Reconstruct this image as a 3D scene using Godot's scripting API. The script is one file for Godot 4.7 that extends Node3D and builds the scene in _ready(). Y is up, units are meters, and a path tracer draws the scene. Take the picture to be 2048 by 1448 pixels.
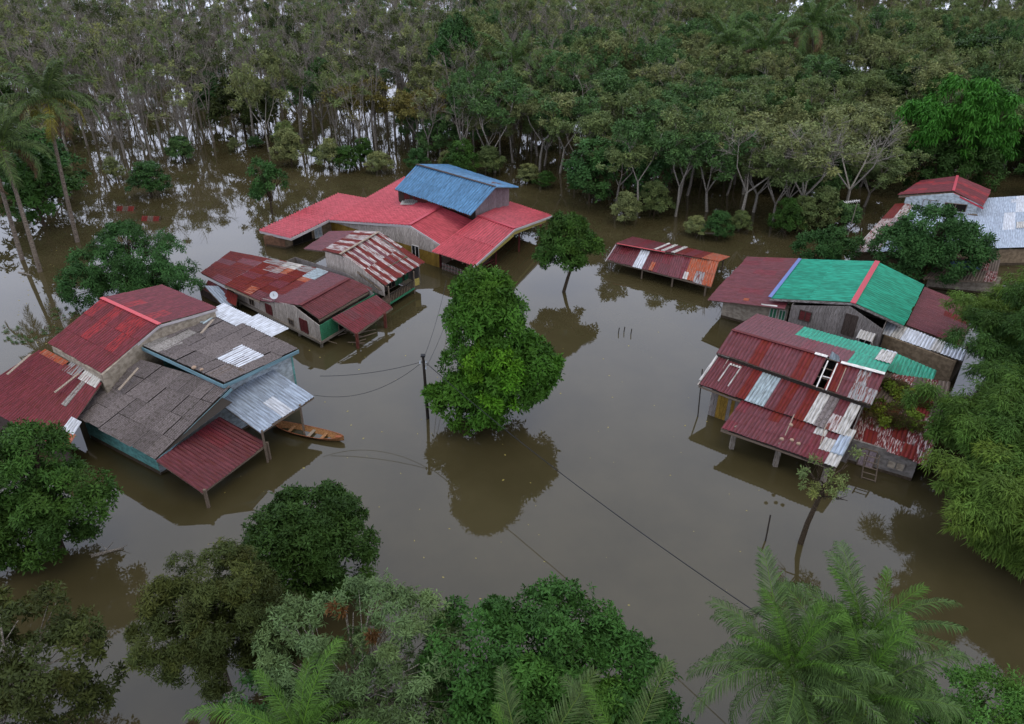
extends Node3D
# A flooded village seen from the air. Units are metres, y = 0 is the flood level.

var rng := RandomNumberGenerator.new()
var taken := {}
var M := {}
var SHEET := {}
var unit_box := BoxMesh.new()
var noise := FastNoiseLite.new()


func _ready() -> void:
	rng.seed = 11
	noise.seed = 5
	noise.frequency = 0.35
	camera_and_light()
	materials()
	water()
	teal_house()
	stilt_house()
	red_house()
	open_shed()
	green_house()
	patched_house()
	silver_house()
	far_houses()
	boat_pole_and_wires()
	small_things()
	near_trees()
	palms()
	bamboo_stand()
	forest()


func V(x: float, y: float, z: float) -> Vector3:
	return Vector3(x, y, z)


# ---------------------------------------------------------------- camera, sky, sun
func camera_and_light() -> void:
	var cam := Camera3D.new()
	cam.name = "camera"
	cam.position = V(0, 26, 0)
	cam.rotation_order = EULER_ORDER_YXZ
	cam.rotation_degrees = V(-30.256, 0, 0.892)
	cam.fov = 52.69
	cam.near = 0.1
	cam.far = 4000.0
	add_child(cam)
	var sky_material := ProceduralSkyMaterial.new()
	sky_material.sky_top_color = Color(0.93, 0.965, 1.06)
	sky_material.sky_horizon_color = Color(0.885, 0.91, 1.0)
	sky_material.sky_curve = 0.25
	sky_material.ground_bottom_color = Color(0.3, 0.29, 0.25)
	sky_material.ground_horizon_color = Color(0.6, 0.6, 0.6)
	sky_material.sun_angle_max = 1.0
	var sky := Sky.new()
	sky.sky_material = sky_material
	var e := Environment.new()
	e.background_mode = Environment.BG_SKY
	e.sky = sky
	e.tonemap_mode = Environment.TONE_MAPPER_LINEAR
	e.tonemap_exposure = 2.3
	e.sdfgi_enabled = true
	e.ssao_enabled = true
	e.ssil_enabled = true
	var w := WorldEnvironment.new()
	w.name = "world_environment"
	w.environment = e
	add_child(w)
	var sun := DirectionalLight3D.new()
	sun.name = "sun_behind_clouds"
	sun.light_energy = 0.2
	sun.light_color = Color(1.0, 0.98, 0.95)
	sun.light_angular_distance = 40.0
	sun.shadow_enabled = true
	sun.rotation_degrees = V(-68, 35, 0)
	add_child(sun)


# ---------------------------------------------------------------- materials
func noise_texture(frequency: float, low: Color, high: Color, s: int, a := 0.0, b := 1.0, size := 512, octaves := 5) -> NoiseTexture2D:
	var n := FastNoiseLite.new()
	n.noise_type = FastNoiseLite.TYPE_SIMPLEX_SMOOTH
	n.frequency = frequency
	n.seed = s
	n.fractal_octaves = octaves
	n.fractal_gain = 0.6
	var g := Gradient.new()
	g.offsets = PackedFloat32Array([a, b])
	g.colors = PackedColorArray([low, high])
	var t := NoiseTexture2D.new()
	t.width = size
	t.height = size
	t.seamless = true
	t.noise = n
	t.color_ramp = g
	return t


func plain(key: String, c: Color, rough: float, spec := 0.3, tex: Texture2D = null, scale := V(1, 1, 1)) -> StandardMaterial3D:
	var m := StandardMaterial3D.new()
	m.resource_name = key
	m.albedo_color = c
	m.roughness = rough
	m.metallic_specular = spec
	m.vertex_color_use_as_albedo = true
	m.cull_mode = BaseMaterial3D.CULL_DISABLED
	if tex:
		m.albedo_texture = tex
		m.uv1_scale = scale
	M[key] = m
	return m


func materials() -> void:
	var stain := noise_texture(0.012, Color(0.8, 0.79, 0.78), Color(1, 1, 1), 3, 0.25, 0.7)
	var grain := noise_texture(0.025, Color(0.66, 0.64, 0.62), Color(1, 1, 1), 8, 0.3, 0.68)
	var lichen := noise_texture(0.05, Color(0.74, 0.73, 0.72), Color(1, 1, 1), 21, 0.3, 0.7)
	var rust: Array[Texture2D] = [
		noise_texture(0.014, Color(0.3, 0.1, 0.055, 0), Color(0.3, 0.1, 0.055, 0.75), 31, 0.6, 0.72),
		noise_texture(0.012, Color(0.36, 0.1, 0.055, 0), Color(0.36, 0.11, 0.05, 0.9), 32, 0.46, 0.62),
		noise_texture(0.014, Color(0.42, 0.16, 0.08, 0.1), Color(0.55, 0.24, 0.11, 0.95), 33, 0.3, 0.6),
		noise_texture(0.02, Color(0.75, 0.74, 0.72, 0), Color(0.66, 0.62, 0.6, 0.7), 34, 0.54, 0.66),
		noise_texture(0.012, Color(0.2, 0.19, 0.16, 0), Color(0.2, 0.19, 0.15, 0.5), 35, 0.5, 0.75),
		noise_texture(0.02, Color(0.56, 0.15, 0.16, 0), Color(0.56, 0.15, 0.16, 0.75), 36, 0.42, 0.66),
	]
	# key, colour, rust texture or -1, roughness
	for a in [
		["m", Color(0.44, 0.165, 0.2), 0, 0.5], ["d", Color(0.41, 0.2, 0.225), 0, 0.5], ["c", Color(0.43, 0.13, 0.16), 5, 0.5], ["r", Color(0.42, 0.13, 0.12), 1, 0.75],
		["o", Color(0.66, 0.45, 0.37), 2, 0.85], ["z", Color(0.78, 0.8, 0.83), -1, 0.45], ["w", Color(0.77, 0.76, 0.74), 4, 0.6], ["g", Color(0.58, 0.58, 0.58), 1, 0.65],
		["t", Color(0.62, 0.68, 0.7), 4, 0.5], ["a", Color(0.5, 0.465, 0.46), 4, 0.95], ["l", Color(0.62, 0.6, 0.58), 4, 0.9], ["b", Color(0.33, 0.51, 0.66), -1, 0.5],
		["G", Color(0.14, 0.58, 0.47), -1, 0.5], ["R", Color(0.71, 0.285, 0.32), -1, 0.45], ["x", Color(0.72, 0.69, 0.68), 1, 0.7], ["k", Color(0.42, 0.17, 0.16), 3, 0.9],
		["s", Color(0.63, 0.68, 0.74), -1, 0.5], ["n", Color(0.4, 0.35, 0.31), 4, 0.9], ["y", Color(0.2, 0.62, 0.5), 4, 0.6],
	]:
		var m := plain("sheet " + a[0], a[1], a[3], 0.3, lichen if a[0] in "al" else stain, V(1.1, 0.13, 1) if not a[0] in "al" else V(0.5, 0.5, 1))
		if a[2] >= 0:
			m.detail_enabled = true
			m.detail_albedo = rust[a[2]]
			m.detail_blend_mode = BaseMaterial3D.BLEND_MODE_MIX
		SHEET[a[0]] = m
	plain("tide mark", Color(0.27, 0.23, 0.18), 0.9, 0.3, stain, V(0.5, 0.5, 1))
	plain("teal wall", Color(0.36, 0.56, 0.54), 0.85, 0.3, stain, V(0.3, 0.5, 1))
	plain("pale blue wall", Color(0.62, 0.66, 0.68), 0.85, 0.3, stain, V(0.3, 0.5, 1))
	plain("cream wall", Color(0.58, 0.54, 0.48), 0.9, 0.3, stain, V(0.3, 0.4, 1))
	plain("tan wall", Color(0.47, 0.41, 0.33), 0.95, 0.3, stain, V(0.3, 0.35, 1))
	plain("brick wall", Color(0.42, 0.31, 0.24), 0.95, 0.3, stain, V(0.3, 0.35, 1))
	plain("grey wall", Color(0.46, 0.44, 0.42), 0.95, 0.3, stain, V(0.3, 0.35, 1))
	plain("grey plank", Color(0.53, 0.51, 0.5), 0.95, 0.3, grain, V(3.5, 0.12, 1))
	plain("pale plank", Color(0.74, 0.71, 0.68), 0.9, 0.3, grain, V(3.5, 0.12, 1))
	plain("pink plank", Color(0.62, 0.56, 0.58), 0.9, 0.3, grain, V(3.5, 0.12, 1))
	plain("dark plank", Color(0.29, 0.25, 0.23), 0.95, 0.3, grain, V(3.5, 0.12, 1))
	plain("yellow plank", Color(0.58, 0.47, 0.2), 0.9, 0.3, grain, V(3.5, 0.12, 1))
	plain("green paint", Color(0.2, 0.45, 0.33), 0.8, 0.3, stain, V(1, 1, 1))
	plain("maroon paint", Color(0.35, 0.15, 0.15), 0.8, 0.3, stain, V(1, 1, 1))
	plain("yellow paint", Color(0.6, 0.55, 0.3), 0.8, 0.3, stain, V(1, 1, 1))
	plain("fascia", Color(0.68, 0.66, 0.66), 0.8, 0.3, stain, V(1, 1, 1))
	plain("blue fascia", Color(0.42, 0.54, 0.58), 0.8, 0.3, stain, V(1, 1, 1))
	plain("blue trim", Color(0.34, 0.4, 0.58), 0.6, 0.3)
	plain("red trim", Color(0.6, 0.22, 0.26), 0.6, 0.3)
	plain("faded red trim", Color(0.66, 0.27, 0.29), 0.6, 0.3)
	plain("old wood", Color(0.46, 0.41, 0.36), 0.95, 0.3, grain, V(2, 2, 1))
	plain("new wood", Color(0.6, 0.55, 0.49), 0.9, 0.3, grain, V(2, 2, 1))
	plain("dark wood", Color(0.2, 0.18, 0.16), 0.95, 0.3, grain, V(2, 2, 1))
	plain("concrete", Color(0.52, 0.49, 0.45), 0.95, 0.3, grain, V(1, 1, 1))
	plain("red brick post", Color(0.4, 0.22, 0.19), 0.95, 0.3, grain, V(1, 1, 1))
	plain("hull", Color(0.62, 0.45, 0.29), 0.75, 0.3, grain, V(0.6, 2, 1))
	plain("hull edge", Color(0.6, 0.35, 0.22), 0.75, 0.3, grain, V(0.6, 2, 1))
	plain("wire", Color(0.12, 0.12, 0.13), 0.7, 0.3)
	plain("dark glass", Color(0.07, 0.07, 0.08), 0.2, 0.5)
	plain("dark inside", Color(0.1, 0.09, 0.08), 1.0, 0.2)
	plain("dish", Color(0.66, 0.68, 0.7), 0.5, 0.4)
	plain("blue cloth", Color(0.3, 0.38, 0.52), 0.8, 0.3)
	plain("white paint", Color(0.8, 0.79, 0.77), 0.7, 0.3, stain, V(1, 1, 1))
	plain("stone", Color(0.55, 0.47, 0.4), 1.0, 0.3)
	# bark
	var bark := noise_texture(0.04, Color(0.5, 0.48, 0.45), Color(1, 1, 1), 40, 0.3, 0.7, 256)
	for a in [["pale bark", Color(0.62, 0.6, 0.56)], ["grey bark", Color(0.57, 0.545, 0.51)], ["dark bark", Color(0.29, 0.25, 0.2)], ["palm bark", Color(0.46, 0.42, 0.38)], ["culm", Color(0.4, 0.42, 0.22)]]:
		plain(a[0], a[1], 0.95, 0.25, bark, V(2, 1, 1))
	# leaves: vertex colours vary the tone from twig to twig
	for a in [
		["leaf bright", Color(0.3, 0.47, 0.16)], ["leaf deep", Color(0.27, 0.4, 0.17)], ["leaf dark", Color(0.235, 0.34, 0.15)], ["leaf brown", Color(0.3, 0.34, 0.18)], ["leaf pale", Color(0.43, 0.52, 0.34)],
		["leaf olive", Color(0.55, 0.575, 0.38)], ["leaf moss", Color(0.47, 0.53, 0.33)], ["leaf gold", Color(0.53, 0.49, 0.27)], ["leaf rubber", Color(0.35, 0.48, 0.28)], ["leaf lime", Color(0.29, 0.52, 0.17)], ["leaf young", Color(0.33, 0.5, 0.22)], ["leaf bamboo", Color(0.34, 0.47, 0.2)],
		["leaf glossy", Color(0.27, 0.425, 0.19)], ["leaf bamboo light", Color(0.41, 0.52, 0.22)], ["leaf bamboo deep", Color(0.27, 0.4, 0.18)], ["leaf vivid", Color(0.35, 0.56, 0.15)], ["leaf bushy", Color(0.275, 0.42, 0.225)], ["frond green", Color(0.29, 0.385, 0.2)], ["frond dull", Color(0.29, 0.36, 0.2)], ["frond yellow", Color(0.48, 0.46, 0.19)], ["frond dead", Color(0.42, 0.33, 0.25)], ["frond fresh", Color(0.29, 0.42, 0.16)],
		["leaf rust", Color(0.44, 0.31, 0.19)], ["vine", Color(0.42, 0.5, 0.17)], ["vine dry", Color(0.42, 0.36, 0.25)],
	]:
		var m := plain(a[0], a[1], 0.6, 0.22)
		m.backlight_enabled = true
		m.backlight = Color(0.35, 0.35, 0.35)


# ---------------------------------------------------------------- small builders
func numbered(called: String) -> String:
	var n: int = taken.get(called, 0)
	taken[called] = n + 1
	return called if n == 0 else "%s_%03d" % [called, n]


func tag(o: Node3D, label: String, category: String, group := "", kind := "") -> void:
	if label: o.set_meta("label", label)
	if category: o.set_meta("category", category)
	if group: o.set_meta("group", group)
	if kind: o.set_meta("kind", kind)


func thing(called: String, label: String, category: String, at: Vector3, group := "", kind := "") -> Node3D:
	var o := Node3D.new()
	o.name = numbered(called)
	add_child(o)
	o.position = at
	tag(o, label, category, group, kind)
	return o


func part(parent: Node3D, called: String, mesh: Mesh, mat: Material, xf := Transform3D()) -> MeshInstance3D:
	var o := MeshInstance3D.new()
	o.name = called
	o.mesh = mesh
	o.material_override = mat
	o.transform = xf
	parent.add_child(o, true)
	return o


func root_of(o: Node3D) -> Vector3:
	var p := Vector3.ZERO
	var n: Node = o
	while n is Node3D and n != self:
		p += n.position
		n = n.get_parent()
	return p


func beam(parent: Node3D, called: String, p: Vector3, q: Vector3, w: float, h: float, mat: String) -> MeshInstance3D:
	var d := q - p
	var l := d.length()
	var z := d / l
	var x := (Vector3.UP if absf(z.y) < 0.95 else Vector3.RIGHT).cross(z).normalized()
	var y := z.cross(x)
	return part(parent, called, unit_box, M[mat], Transform3D(Basis(x * w, y * h, z * l), (p + q) / 2 - root_of(parent)))


func flat_mesh(v: PackedVector3Array, uv: PackedVector2Array, c: Variant = Color.WHITE) -> ArrayMesh:
	var n := PackedVector3Array()
	n.resize(v.size())
	for i in range(0, v.size(), 3):
		var k := (v[i + 2] - v[i]).cross(v[i + 1] - v[i]).normalized()
		n[i] = k; n[i + 1] = k; n[i + 2] = k
	return array_mesh(v, n, uv, c)


func array_mesh(v: PackedVector3Array, n: PackedVector3Array, uv: PackedVector2Array, c: Variant) -> ArrayMesh:
	var a := []
	a.resize(Mesh.ARRAY_MAX)
	a[Mesh.ARRAY_VERTEX] = v
	a[Mesh.ARRAY_NORMAL] = n
	if uv.size(): a[Mesh.ARRAY_TEX_UV] = uv
	if c is Color:
		var cs := PackedColorArray()
		cs.resize(v.size())
		cs.fill(c)
		a[Mesh.ARRAY_COLOR] = cs
	else:
		a[Mesh.ARRAY_COLOR] = c
	var m := ArrayMesh.new()
	m.add_surface_from_arrays(Mesh.PRIMITIVE_TRIANGLES, a)
	return m


# a closed six-sided block: a, b, c, d round its front, the back thick away
func block(a: Vector3, b: Vector3, c: Vector3, d: Vector3, thick: Vector3, tint := Color.WHITE) -> ArrayMesh:
	var f := [a, b, c, d, a + thick, b + thick, c + thick, d + thick]
	var v := PackedVector3Array()
	var uv := PackedVector2Array()
	var u := (b - a).normalized()
	var ou := rng.randf() * 5.0
	var ov := rng.randf() * 5.0
	for q in [[0, 1, 2, 3], [5, 4, 7, 6], [4, 0, 3, 7], [1, 5, 6, 2], [3, 2, 6, 7], [4, 5, 1, 0]]:
		for k in [0, 2, 1, 0, 3, 2]:
			var p: Vector3 = f[q[k]]
			v.append(p)
			uv.append(Vector2(ou + (p - a).dot(u), ov + p.y + 0.3 * (p - a).dot(thick.normalized())))
	return flat_mesh(v, uv, tint)


func height_on(prof: Array, t: float) -> float:
	for i in range(1, prof.size()):
		if t <= prof[i].x or i == prof.size() - 1:
			return lerpf(prof[i - 1].y, prof[i].y, clampf((t - prof[i - 1].x) / (prof[i].x - prof[i - 1].x), 0, 1))
	return 0.0


# one wall from a to b (feet), its top following prof (share along the wall, height)
func wall(parent: Node3D, called: String, a: Vector3, b: Vector3, base: float, prof: Array, mat: String) -> void:
	var o := root_of(parent)
	a.y = 0; b.y = 0
	var n := (b - a).normalized().cross(Vector3.UP) * -0.14
	for i in range(1, prof.size()):
		var p := a.lerp(b, prof[i - 1].x)
		var q := a.lerp(b, prof[i].x)
		part(parent, called, block(p + V(0, base, 0) - o, q + V(0, base, 0) - o, q + V(0, prof[i].y, 0) - o, p + V(0, prof[i - 1].y, 0) - o, n), M[mat])
		if base < 0.0:
			var s := n * -0.03
			var t0 := rng.randf_range(0.12, 0.3)
			part(parent, "tide_mark", block(p + V(0, -0.3, 0) + s - o, q + V(0, -0.3, 0) + s - o, q + V(0, rng.randf_range(0.12, 0.3), 0) + s - o, p + V(0, t0, 0) + s - o, n * 0.02), M["tide mark"])


func planks(parent: Node3D, a: Vector3, b: Vector3, base: float, prof: Array, width: float, mats: Array, cut := 0.0, lower := []) -> void:
	var o := root_of(parent)
	a.y = 0; b.y = 0
	var along := (b - a).normalized()
	var n := along.cross(Vector3.UP)
	var count := maxi(2, int(a.distance_to(b) / width))
	for i in count:
		var t0 := prof_clip(float(i) / count)
		var t1 := prof_clip(float(i + 1) / count)
		var push := n * rng.randf_range(0.0, 0.02)
		var p := a.lerp(b, t0) + push + along * 0.006
		var q := a.lerp(b, t1) + push - along * 0.006
		var tone := rng.randf_range(0.76, 1.0)
		var spans := [[base, -1.0, mats]]
		if cut > 0.0:
			spans = [[base, cut, lower], [cut, -1.0, mats]]
		for s in spans:
			var h0: float = height_on(prof, t0) if s[1] < 0 else minf(s[1], height_on(prof, t0))
			var h1: float = height_on(prof, t1) if s[1] < 0 else minf(s[1], height_on(prof, t1))
			if minf(h0, h1) <= s[0] + 0.02:
				continue
			var y0 := V(0, s[0] + rng.randf_range(-0.03, 0.0), 0)
			part(parent, "plank", block(p + y0 - o, q + y0 - o, q + V(0, h1, 0) - o, p + V(0, h0, 0) - o, n * -0.03, Color(tone, tone * 0.98, tone * 0.96)), M[s[2][rng.randi() % s[2].size()]])


func prof_clip(t: float) -> float:
	return clampf(t, 0, 1)


func window(parent: Node3D, a: Vector3, b: Vector3, t0: float, t1: float, h0: float, h1: float, frame: String, leaf: String, called := "window") -> void:
	a.y = 0; b.y = 0
	var o := root_of(parent)
	var n := (b - a).normalized().cross(Vector3.UP)
	var p := a.lerp(b, t0) + n * 0.04
	var q := a.lerp(b, t1) + n * 0.04
	var w := part(parent, called, block(p + V(0, h0, 0) - o, q + V(0, h0, 0) - o, q + V(0, h1, 0) - o, p + V(0, h1, 0) - o, n * -0.05), M[leaf])
	p += n * 0.01; q += n * 0.01
	beam(w, "frame", p + V(0, h0 - 0.03, 0), q + V(0, h0 - 0.03, 0), 0.06, 0.06, frame)
	beam(w, "frame", p + V(0, h1 + 0.03, 0), q + V(0, h1 + 0.03, 0), 0.06, 0.06, frame)
	for s in [p, q, (p + q) / 2]:
		beam(w, "frame", s + V(0, h0, 0), s + V(0, h1, 0), 0.05, 0.05, frame)


# one corrugated or tile-stepped metal sheet: a, b lower edge, c, d upper edge
func sheet_mesh(a: Vector3, b: Vector3, c: Vector3, d: Vector3, rib: float, amp: float, steps: int, tone: float) -> ArrayMesh:
	var n := (b - a).cross(d - a).normalized()
	var w := a.distance_to(b)
	var l := a.distance_to(d)
	var ribs := maxi(1, roundi(w / rib))
	var cols := ribs * 4
	var rows := PackedVector2Array([Vector2(0, 0), Vector2(1, 0)])
	if steps > 0:
		rows.clear()
		for s in steps:
			rows.append(Vector2(float(s) / steps, 0.085))
			rows.append(Vector2((s + 0.97) / steps, 0.0))
	var wave: Array[float] = [-0.6, 0.6, 1.0, 0.6, -0.6, -1.0]
	var shape: Array[float] = [-1.0, 0.15, 1.0, 0.15]
	var v := PackedVector3Array()
	var uv := PackedVector2Array()
	var ou := rng.randf() * 9.0
	var ov := rng.randf() * 9.0
	var grid := PackedVector3Array()
	var guv := PackedVector2Array()
	for r in rows:
		for k in cols + 1:
			var t := float(k) / cols
			grid.append(a.lerp(b, t).lerp(d.lerp(c, t), r.x) + n * (amp * shape[k % 4] + r.y))
			guv.append(Vector2(ou + t * w, ov + r.x * l))
	var col := PackedColorArray()
	for j in rows.size() - 1:
		for k in cols:
			var p := j * (cols + 1) + k
			for q in [p, p + cols + 1, p + 1, p + 1, p + cols + 1, p + cols + 2]:
				v.append(grid[q])
				uv.append(guv[q])
				var rib_shade := tone * (0.66 if q % (cols + 1) % 4 == 0 else (0.97 if q % (cols + 1) % 4 == 2 else 0.9))  # darker valleys, paler crests: shade painted into the vertex colour so ribs show
				col.append(Color(rib_shade, rib_shade, rib_shade))
	return flat_mesh(v, uv, col)


# a roof slope: quad is eave left, eave right, top right, top left; rows of letters (top row first) say which sheet lies where
func roof(parent: Node3D, quad: Array, rows: Array, rib := 0.2, amp := 0.026, step := 0.0, sag := 0.02, wild := 0.12) -> MeshInstance3D:
	var o := root_of(parent)
	var q: Array[Vector3] = []
	for p in quad: q.append(p - o)
	var n := (q[1] - q[0]).cross(q[3] - q[0]).normalized()
	var flip := n.y < 0
	if flip:
		q = [q[1], q[0], q[3], q[2]]
		n = -n
	# battens and rafters under the sheets
	var st := SurfaceTool.new()
	st.begin(Mesh.PRIMITIVE_TRIANGLES)
	var down := n * -0.09
	for k in 4:
		var f := 0.02 + 0.32 * k
		bar(st, q[0].lerp(q[3], f) + down, q[1].lerp(q[2], f) + down, 0.05)
	for k in 5:
		var f := 0.02 + 0.24 * k
		bar(st, q[0].lerp(q[1], f) + down * 1.7, q[3].lerp(q[2], f) + down * 1.7, 0.06)
	st.generate_normals()
	var deck: bool = rows[0].contains("a")
	if deck:
		for f in [[0.01, 0.01], [0.99, 0.01], [0.99, 0.99], [0.01, 0.01], [0.99, 0.99], [0.01, 0.99]]:
			st.add_vertex(q[0] + (q[1] - q[0]) * f[0] + (q[3] - q[0]) * f[1] + n * -0.05)
		st.generate_normals()
	var r := part(parent, "roof", st.commit(), M["dark wood" if deck else "old wood"])
	var ny := rows.size()
	for j in ny:
		var line: String = rows[ny - 1 - j]
		if flip: line = line.reverse()
		var nx := line.length()
		for i in nx:
			var ch := line[i]
			if ch == " ": continue
			var e := rng.randf_range(-wild, wild) * 0.4 if j == 0 else -0.12
			var lift := n * (0.016 * j + 0.009 * (i % 2) + rng.randf_range(0.0, sag * 0.4))
			var x0 := float(i) / nx
			var x1 := (i + (0.98 if ch in "al" else 1.04)) / nx
			var l := q[0].distance_to(q[3])
			var y0 := float(j) / ny + e / l
			var y1 := float(j + 1) / ny - (0.03 / l if ch in "al" else 0.0)
			if ch in "al":
				y0 = float(j) / ny + rng.randf_range(-0.04, 0.0) / l * 2.0
				x0 += rng.randf_range(-0.006, 0.006)
				lift += n * rng.randf_range(0.0, 0.03)
			var tone := rng.randf_range(1.0 - wild * 1.4, 1.0)
			var skew := rng.randf_range(-1, 1) * sag * 0.3
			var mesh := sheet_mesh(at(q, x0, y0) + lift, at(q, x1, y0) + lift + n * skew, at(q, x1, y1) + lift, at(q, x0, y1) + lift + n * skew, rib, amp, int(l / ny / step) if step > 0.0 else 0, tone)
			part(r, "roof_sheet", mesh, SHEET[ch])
	r.set_meta("quad", q)
	r.set_meta("up", n)
	return r


func at(q: Array[Vector3], x: float, y: float) -> Vector3:
	return q[0] + (q[1] - q[0]) * x + (q[3] - q[0]) * y + (q[2] - q[1] - q[3] + q[0]) * (x * y)


func bar(st: SurfaceTool, p: Vector3, q: Vector3, w: float) -> void:
	var z := (q - p).normalized()
	var x := Vector3.UP.cross(z).normalized() * w / 2
	var y := z.cross(x).normalized() * w / 2
	var c := [p - x - y, p + x - y, p + x + y, p - x + y, q - x - y, q + x - y, q + x + y, q - x + y]
	for f in [[0, 1, 2, 3], [5, 4, 7, 6], [4, 0, 3, 7], [1, 5, 6, 2], [3, 2, 6, 7], [4, 5, 1, 0]]:
		for k in [0, 2, 1, 0, 3, 2]:
			st.add_vertex(c[f[k]])


# a loose or patched sheet over a slope, in shares of that slope (0..1 across, 0..1 up)
func patch(r: MeshInstance3D, x0: float, x1: float, y0: float, y1: float, ch: String, lift := 0.05, turn := 0.0, called := "roof_sheet") -> void:
	var q: Array[Vector3] = r.get_meta("quad")
	var n: Vector3 = r.get_meta("up")
	var c := at(q, (x0 + x1) / 2, (y0 + y1) / 2)
	var p: Array[Vector3] = []
	for s in [[x0, y0], [x1, y0], [x1, y1], [x0, y1]]:
		p.append(c + (at(q, s[0], s[1]) - c).rotated(n, turn) + n * lift)
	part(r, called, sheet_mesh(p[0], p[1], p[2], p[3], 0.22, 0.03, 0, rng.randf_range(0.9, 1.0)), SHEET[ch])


func edge(parent: Node3D, called: String, p: Vector3, q: Vector3, mat: String, w := 0.05, h := 0.2, drop := 0.1) -> void:
	beam(parent, called, p - V(0, drop, 0), q - V(0, drop, 0), w, h, mat)


func post(parent: Node3D, p: Vector3, top: float, w: float, mat: String, capital := false) -> void:
	var b := V(p.x, -0.8, p.z)
	var o := beam(parent, "post", b, V(p.x, top, p.z), w, w, mat)
	if capital:
		beam(parent, "post_cap", V(p.x, top - 0.35, p.z), V(p.x, top - 0.15, p.z), w * 1.6, w * 1.6, mat)
	o.set_meta("kind", "thing")


# ---------------------------------------------------------------- water
func water() -> void:
	var m := StandardMaterial3D.new()
	m.resource_name = "flood water"
	m.albedo_color = Color(0.235, 0.212, 0.14)
	m.albedo_texture = noise_texture(0.008, Color(0.9, 0.9, 0.88), Color(1, 1, 1), 71, 0.2, 0.8)
	m.roughness = 0.02
	m.metallic_specular = 0.385
	var n := FastNoiseLite.new()
	n.noise_type = FastNoiseLite.TYPE_SIMPLEX_SMOOTH
	n.frequency = 0.012
	n.fractal_octaves = 4
	var t := NoiseTexture2D.new()
	t.width = 512
	t.height = 512
	t.seamless = true
	t.noise = n
	t.as_normal_map = true
	t.bump_strength = 1.2
	m.normal_enabled = true
	m.normal_texture = t
	m.normal_scale = 0.03
	m.uv1_scale = V(90, 90, 1)
	var p := PlaneMesh.new()
	p.size = Vector2(3000, 3000)
	var w := part(self, "flood_water", p, m, Transform3D(Basis(), V(0, 0, -900)))
	tag(w, "still brown flood water mirroring the overcast sky", "water", "", "structure")


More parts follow.
